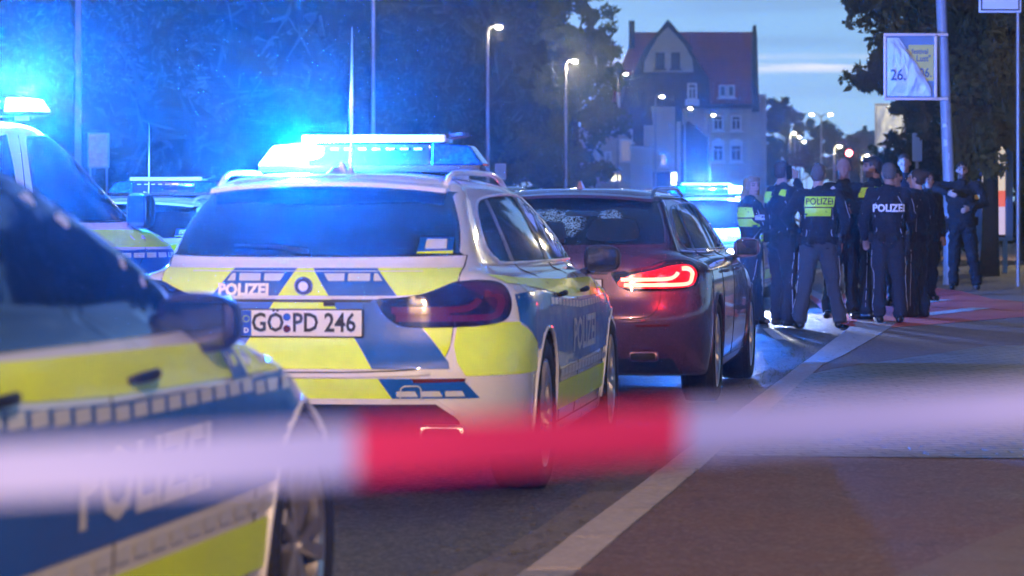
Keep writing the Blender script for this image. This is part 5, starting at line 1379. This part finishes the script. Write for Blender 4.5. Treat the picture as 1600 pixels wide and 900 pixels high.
    jk = fuse(j, 'jacket', [shirt], t, .013, 2, .010, seed)
    # ---- trousers
    q = MB(); ell(q, (0, -.005, .93), (.172 * W, .128 * W, .12))
    for i in (0, 1):
        cap(q, HP[i] + Vector((0, 0, -.02)), KN[i], .106 * (1 + (W - 1) * .5), .082); cap(q, KN[i], FT_[i] + Vector((0, .0, .035)), .080, .068); cap(q, FT_[i] + Vector((0, 0, .10)), FT_[i] + Vector((0, .01, .03)), .075, .070)
    tr = fuse(q, 'trousers', [trousers], t, .014, 2, .014, seed + 5, 7)
    for i in (0, 1):
        a_ = R(boots_yaw[i]); fd = Vector((math.sin(-a_), math.cos(a_), 0)); f0 = FT_[i]
        bo = MB(); cap(bo, f0 + Vector((0, 0, .03)), f0 + Vector((0, 0, .0)), .052, .050); cap(bo, f0 - fd * .035 + Vector((0, 0, -.040)), f0 + fd * .15 + Vector((0, 0, -.045)), .046, .040, (Vector((0, 0, 1)), .95)); cap(bo, f0 + fd * .02 + Vector((0, 0, -.01)), f0 + fd * .10 + Vector((0, 0, -.03)), .045, .038)
        me_ = fuse(bo, 'boot', [BOOT], t, .010, 1)
        for v in me_.data.vertices:
            if v.co.z < .003: v.co.z = .003
    # ---- hair
    h = MB()
    if hair_style != 'none':
        ell(h, hp(0, -.022, .036), (.080 * fw, .092, .088), HM); ell(h, hp(0, -.045, .0), (.076 * fw, .068, .085), HM)
        if hair_style == 'bun': ell(h, hp(0, -.125, .05), (.045, .04, .042), HM); ell(h, hp(0, -.03, .03), (.084 * fw, .098, .090), HM)
        if hair_style == 'pony':
            ell(h, hp(0, -.03, .03), (.086, .100, .094), HM)
            cap(h, hp(0, -.11, .03), hp(.01, -.15, -.10), .030, .034); cap(h, hp(.01, -.15, -.10), hp(.02, -.13, -.30), .034, .016)
            for e in (-1, 1): cap(h, hp(e * .074, .03, .04), hp(e * .084, .02, -.10), .022, .014)
            cap(h, hp(-.05, .06, .085), hp(.05, .06, .085), .026, .026)
        if hair_style == 'long': ell(h, hp(0, -.03, .02), (.088, .102, .10), HM); cap(h, hp(0, -.06, -.02), hp(0, -.07, -.22), .080, .060)
        if hair_style == 'quiff': ell(h, hp(0, .02, .075), (.072, .085, .045), HM)
        ho = fuse(h, 'hair', [hair], t, .009, 1, .0035, seed, 45)
        # keep the face clear
        bm = bmesh.new(); bm.from_mesh(ho.data); dl = []
        line = .052 if hair_style in ('short', 'quiff') else .046
        for f in bm.faces:
            c = HMi @ (f.calc_center_median() - Hc)
            if c.y > .035 and c.z < line and abs(c.x) < (.07 if hair_style in ('short', 'quiff') else .062): dl.append(f)
            elif hair_style in ('short', 'quiff') and c.z < -.01 and c.y > -.03: dl.append(f)
        bmesh.ops.delete(bm, geom=dl, context='FACES'); bm.to_mesh(ho.data); bm.free()
    # ---- belt and kit
    if belt:
        bt = MB(); vs = []; fs = []; n = 32
        for k in range(n):
            a_ = 2 * math.pi * k / n
            for (rr_, z) in ((1.0, .955), (1.06, .960), (1.06, 1.0), (1.0, 1.005)): vs.append((.186 * W * rr_ * math.cos(a_), .140 * W * rr_ * math.sin(a_), z))
        for k in range(n):
            k2 = (k + 1) % n
            for m_ in range(4): fs.append((k * 4 + m_, k2 * 4 + m_, k2 * 4 + (m_ + 1) % 4, k * 4 + (m_ + 1) % 4))
        bt.add(vs, fs); be = bt.build('belt', BLACKC, t, True, 40)
        MB().bevbox((.205 * W, .0, .90), (.05, .10, .20), .015, M=Matrix.Rotation(R(6), 3, 'X')).build('holster', BLACKC, be, True, 40)
        MB().bevbox((.21 * W, -.02, 1.01), (.035, .06, .05), .01).build('pistol_grip', BOOT, be, True, 40)
        MB().bevbox((-.195 * W, -.02, .965), (.05, .09, .12), .012).build('pouch', BLACKC, be, True, 40)
        MB().bevbox((-.09, -.148 * W, .965), (.07, .04, .10), .01).build('pouch', BLACKC, be, True, 40)
        MB().lathe([(-.02, .001), (-.02, .03), (.02, .03), (.02, .001)], 12, 'y', (.06, -.155 * W, .97)).build('handcuff_case', BLACKC, be, True, 40)
    JB = bvh_of(jk.data)
    if piping:
        for e in (-1, 1):
            surf_tube('back_piping', JB, 'rear', [(e * .10, 1.42), (e * .145, 1.34), (e * .15, 1.20), (e * .13, 1.05), (e * .15, .97)], .0035, PIPE, jk, .002)
            P = []
            el, ha = AR[0 if e < 0 else 1]
            for u in range(6):
                p0 = SH[0 if e < 0 else 1].lerp(el, .2 + u * .14) + Vector((e * .3, -.05, 0)); hit = JB.ray_cast(p0, Vector((-e, 0, 0)))
                if hit[0] is not None: P.append(hit[0] + Vector((e * .002, 0, 0)))
            if len(P) > 2 and e > 0: MB().tube(P, .003, 5).build('sleeve_piping', PIPE, jk, True)
        TB = bvh_of(tr.data)
        for e in (-1, 1):
            P = []
            for u in range(9):
                z = .82 - u * .085; i = 0 if e < 0 else 1; cx = (HP[i].lerp(FT_[i], (.92 - z) / .835)).x; cy = (HP[i].lerp(FT_[i], (.92 - z) / .835)).y
                hit = TB.ray_cast(Vector((cx + e * .4, cy, z)), Vector((-e, 0, 0)))
                if hit[0] is not None: P.append(hit[0] + Vector((e * .002, 0, 0)))
            if len(P) > 2: MB().tube(P, .0032, 5).build('trouser_piping', PIPE, tr, True)
    if hv == 'back':
        decal('reflective_panel', JB, 'rear', [[(-.155, 1.325), (.155, 1.325), (.175, 1.435), (-.150, 1.435)]], HVY, jk, .006, .03, skirt=.005)
        decal('reflective_panel', JB, 'rear', [[(-.150, 1.225), (.125, 1.225), (.13, 1.312), (-.15, 1.312)]], HVY, jk, .006, .03, skirt=.005)
        decal('lettering', JB, 'rear', None, GREYT, jk, .009, .03, me2d=text2d('POLIZEI', .098, .005, 1.378, bold=.0012, sx=.86))
    if hv == 'shoulder':
        for (p1, pr) in (([(-.20, 1.33), (-.055, 1.36), (-.06, 1.45), (-.19, 1.46)], 'rear'), ([(.06, 1.42), (.14, 1.40), (.14, 1.47), (.06, 1.48)], 'rear')):
            decal('reflective_panel', JB, pr, [p1], HVY, jk, .006, .03, skirt=.005)
        for (a0, a1) in (((-.12, 1.30), (.08, 1.46)),):
            decal('reflective_panel', JB, 'left', [[(a0[0], 1.34), (a1[0], 1.34), (a1[0], 1.45), (a0[0], 1.45)]], HVY, jk, .006, .03, skirt=.005)
    if hv == 'side':
        decal('reflective_panel', JB, 'rear', [[(-.16, 1.30), (.16, 1.30), (.16, 1.42), (-.16, 1.42)]], HVY, jk, .006, .03, skirt=.005)
        decal('reflective_panel', JB, 'rear', [[(-.15, 1.19), (.15, 1.19), (.15, 1.285), (-.15, 1.285)]], HVY, jk, .006, .03, skirt=.005)
    if letter: decal('lettering', JB, 'rear', None, REFW, jk, .006, .03, me2d=text2d('POLIZEI', .110, .0, 1.285, bold=.0045, sx=.92))
    if patchpos:
        u, v, pr, mm = patchpos
        decal('arm_badge', JB, pr, [[(u - .035, v - .03), (u + .035, v - .03), (u + .035, v + .03), (u - .035, v + .03)]], mm, jk, .006, .03, skirt=.004)
    if phone:
        ha = AR[1][1]; MB().bevbox(hp(.095, .0, -.01), (.012, .075, .15), .005, M=HM).build('phone', BOOT, t)
    return t
PG = 'people on the cycle path'
sk = SKIN; PY = lambda py, up=KH: gp(800, py, up).y
OR_ = mat('orange sleeve badge', (.6, .35, .10), .5)
WB = mat('pale sleeve badge', (.4, .42, .5), .5)
person('blonde policewoman with ponytail beside the flashing patrol car, head turned towards us', 1172, PY(508, 0), -62, 1.70, .95, female=True, hair=HL, hair_style='pony', headyaw=-82, skin=SKIN2, up=0,
       larm=((-.24, .06, 1.20), (-.08, .24, 1.17)), rarm=((.24, .08, 1.18), (.05, .27, 1.16)), feet=((-.08, .16), (.09, -.14)), hv='side', trousers=NAVY2, patchpos=(.0, 1.30, 'right', WB), wide=.92)
person('policeman phoning with his right hand at his ear, neon panels on his shoulders', 1222, PY(507) + .5, -52, 1.86, .97, hair=HB, headyaw=-6, up=KH * .3, rarm=((.27, .12, 1.30), (.135, .085, 1.58)), larm=((-.25, .06, 1.18), (-.14, .22, 1.16)), hv='shoulder',
       feet=((-.12, .04), (.13, -.05)), phone=True, wide=.95, headtilt=4)
person('grey haired policeman seen from behind with two neon panels, the upper reading POLIZEI', 1279, PY(514, 0), -3, 1.84, 1.1, hair=HG, feet=((-.20, 0), (.235, .12)), hv='back', trousers=GREYT, up=0, wide=1.08,
       larm=((-.36, -.05, 1.22), (-.22, .12, 1.04)), rarm=((.30, .02, 1.18), (.25, .16, .95)), skin=SKIN2, boots_yaw=(15, -25), headyaw=-14)
person('bald man in black facing us behind the grey haired policeman, fist held at his waist', 1318, PY(498), 172, 1.86, 1.0, shirt=BLACKC, trousers=BLACKC, hair_style='none', face=False, feet=((-.10, 0), (.16, .06)),
       larm=((-.28, .06, 1.20), (-.12, .27, 1.20)), fist=(True, False), belt=False, piping=False)
person('dark haired policeman in profile gesturing with a white gloved hand', 1366, PY(499), 62, 1.87, .98, hair=HD, hair_style='quiff', headyaw=22, beard=True, larm=((-.26, .10, 1.20), (-.20, .34, 1.36)), rarm=((.26, .02, 1.17), (.14, .22, 1.10)),
       feet=((-.12, .03), (.10, .16)), gloves=(True, False), hv='shoulder', skin=sk, fist=(True, False))
person('officer seen from behind with white POLIZEI lettering across the jacket', 1388, PY(505), -4, 1.79, 1.05, hair=HG, letter=True, feet=((-.10, 0), (.13, .04)), larm=((-.28, -.02, 1.17), (-.25, .14, .95)), rarm=((.27, .10, 1.20), (.12, .28, 1.15)), wide=1.0, headyaw=16, headtilt=-6)
person('tall man with short brown hair standing farthest back in the group', 1413, PY(462), 172, 1.95, 1.0, hair=HB, face=False, group=PG, feet=((-.1, 0), (.1, 0)))
person('officer with dark tousled hair mostly hidden between the lettered jacket and the tall man', 1401, PY(478), 150, 1.74, .95, hair=HD, hair_style='quiff', feet=((-.05, 0), (.05, 0)))
person('policewoman with dark hair tied in a bun, seen in profile facing left', 1434, PY(496), 58, 1.73, .95, female=True, hair=HB, hair_style='bun', headyaw=10, feet=((-.06, .04), (.08, -.04)), larm=((-.24, .06, 1.18), (-.10, .22, 1.05)), rarm=((.24, .0, 1.16), (.20, .12, .96)), skin=SKIN2, wide=.95, patchpos=(.0, 1.24, 'right', OR_))
person('person with long brown hair half hidden behind the policewoman with the bun', 1449, PY(470), 200, 1.70, .92, female=True, hair=HB, hair_style='long', shirt=BLACKC, trousers=BLACKC, belt=False, piping=False, feet=((-.05, 0), (.05, 0)))
person('bearded policeman standing apart beside the stickered pole, one arm held across his chest', 1503, 43.6, 172, 1.86, 1.18, shirt=BLACKC, trousers=BLACKC, hair=HD, beard=True, skin=SKIN2, headyaw=4, vest=True, piping=False,
       rarm=((.44, .06, 1.45), (.20, .27, 1.36)), larm=((-.32, .04, 1.22), (-.10, .26, 1.14)), feet=((-.20, 0), (.12, .03)), wide=1.05, patchpos=(-.21, 1.30, 'front', OR_), group='people on the cycle path')
# ------------------------------------------------------------------ barrier tape close to the lens
def tape():
    m = bpy.data.materials.new('barrier tape'); m.use_nodes = True; t = m.node_tree; p = t.nodes['Principled BSDF']
    uv = N(t, 'ShaderNodeUVMap'); sp = N(t, 'ShaderNodeSeparateXYZ'); t.links.new(uv.outputs[0], sp.inputs[0])
    a = N(t, 'ShaderNodeMath', operation='MODULO'); a.inputs[1].default_value = 1.0; t.links.new(sp.outputs[0], a.inputs[0])
    b = N(t, 'ShaderNodeMath', operation='LESS_THAN'); b.inputs[1].default_value = .447; t.links.new(a.outputs[0], b.inputs[0])
    mx = N(t, 'ShaderNodeMixRGB'); t.links.new(b.outputs[0], mx.inputs[0]); mx.inputs[1].default_value = (.38, .42, .64, 1); mx.inputs[2].default_value = (.60, .03, .095, 1)
    t.links.new(mx.outputs[0], p.inputs['Base Color']); p.inputs['Roughness'].default_value = .35
    tr = N(t, 'ShaderNodeBsdfTranslucent'); t.links.new(mx.outputs[0], tr.inputs[0]); ms = N(t, 'ShaderNodeMixShader'); ms.inputs[0].default_value = .35
    o = [n for n in t.nodes if n.type == 'OUTPUT_MATERIAL'][0]; t.links.new(p.outputs[0], ms.inputs[1]); t.links.new(tr.outputs[0], ms.inputs[2]); t.links.new(ms.outputs[0], o.inputs[0])
    Yt = 1.5; vs = []; fs = []; uvs = []
    n = 160; x_red0 = (556 - 800) / F * Yt; RL, WL = .163, .202
    for i in range(n + 1):
        x = -7.5 + 15 * i / n
        px = 800 + x / Yt * F
        yc = 706 + (px - 556) * (-.058) + (max(0, px - 900) * -.010)          # centre line in the photo
        yc = max(600, min(1200, yc)) if abs(x) < .34 else (max(0, 0) + (742 + (-.26 - x) * 60 if x < 0 else 652 + (x - .26) * 20))
        zc = CAMH - (yc - HZ) / F * Yt
        hh = .0138 * (1.05 + .10 * math.sin(x * 5)); hh *= 1.04 - .30 * max(0, min(1, (px - 500) / 1100)); tl = .008 * math.sin(x * 7 + 1)
        vs += [(x, Yt + tl, zc - hh), (x, Yt - tl * .3, zc), (x, Yt - tl, zc + hh)]
        uvs.append((x - x_red0) / (RL + WL) + 40)
    for i in range(n):
        for j in range(2): a_ = i * 3 + j; fs.append((a_, a_ + 3, a_ + 4, a_ + 1))
    me = bpy.data.meshes.new('barrier_tape'); me.from_pydata(vs, [], fs); ul = me.uv_layers.new(name='UVMap')
    for li, lp in enumerate(me.loops): ul.data[li].uv = (uvs[lp.vertex_index // 3], 0)
    return link('barrier_tape', me, m, None, True, label='red and white barrier tape stretched across the foreground', cat='barrier tape')
tape()
# ------------------------------------------------------------------ thin haze added so lamps throw halos, in place of lens bloom
hz = MB().box((0, 220, 22), (1100, 900, 46)).build('haze', None, kind='stuff', label='thin haze added for the halos around the lamps')
hm = bpy.data.materials.new('haze'); hm.use_nodes = True; t = hm.node_tree; t.nodes.clear()
o = N(t, 'ShaderNodeOutputMaterial'); v = N(t, 'ShaderNodeVolumePrincipled')
v.inputs['Color'].default_value = (.80, .90, 1, 1); v.inputs['Density'].default_value = .0006; v.inputs['Anisotropy'].default_value = .95
t.links.new(v.outputs[0], o.inputs['Volume']); hz.data.materials.append(hm)
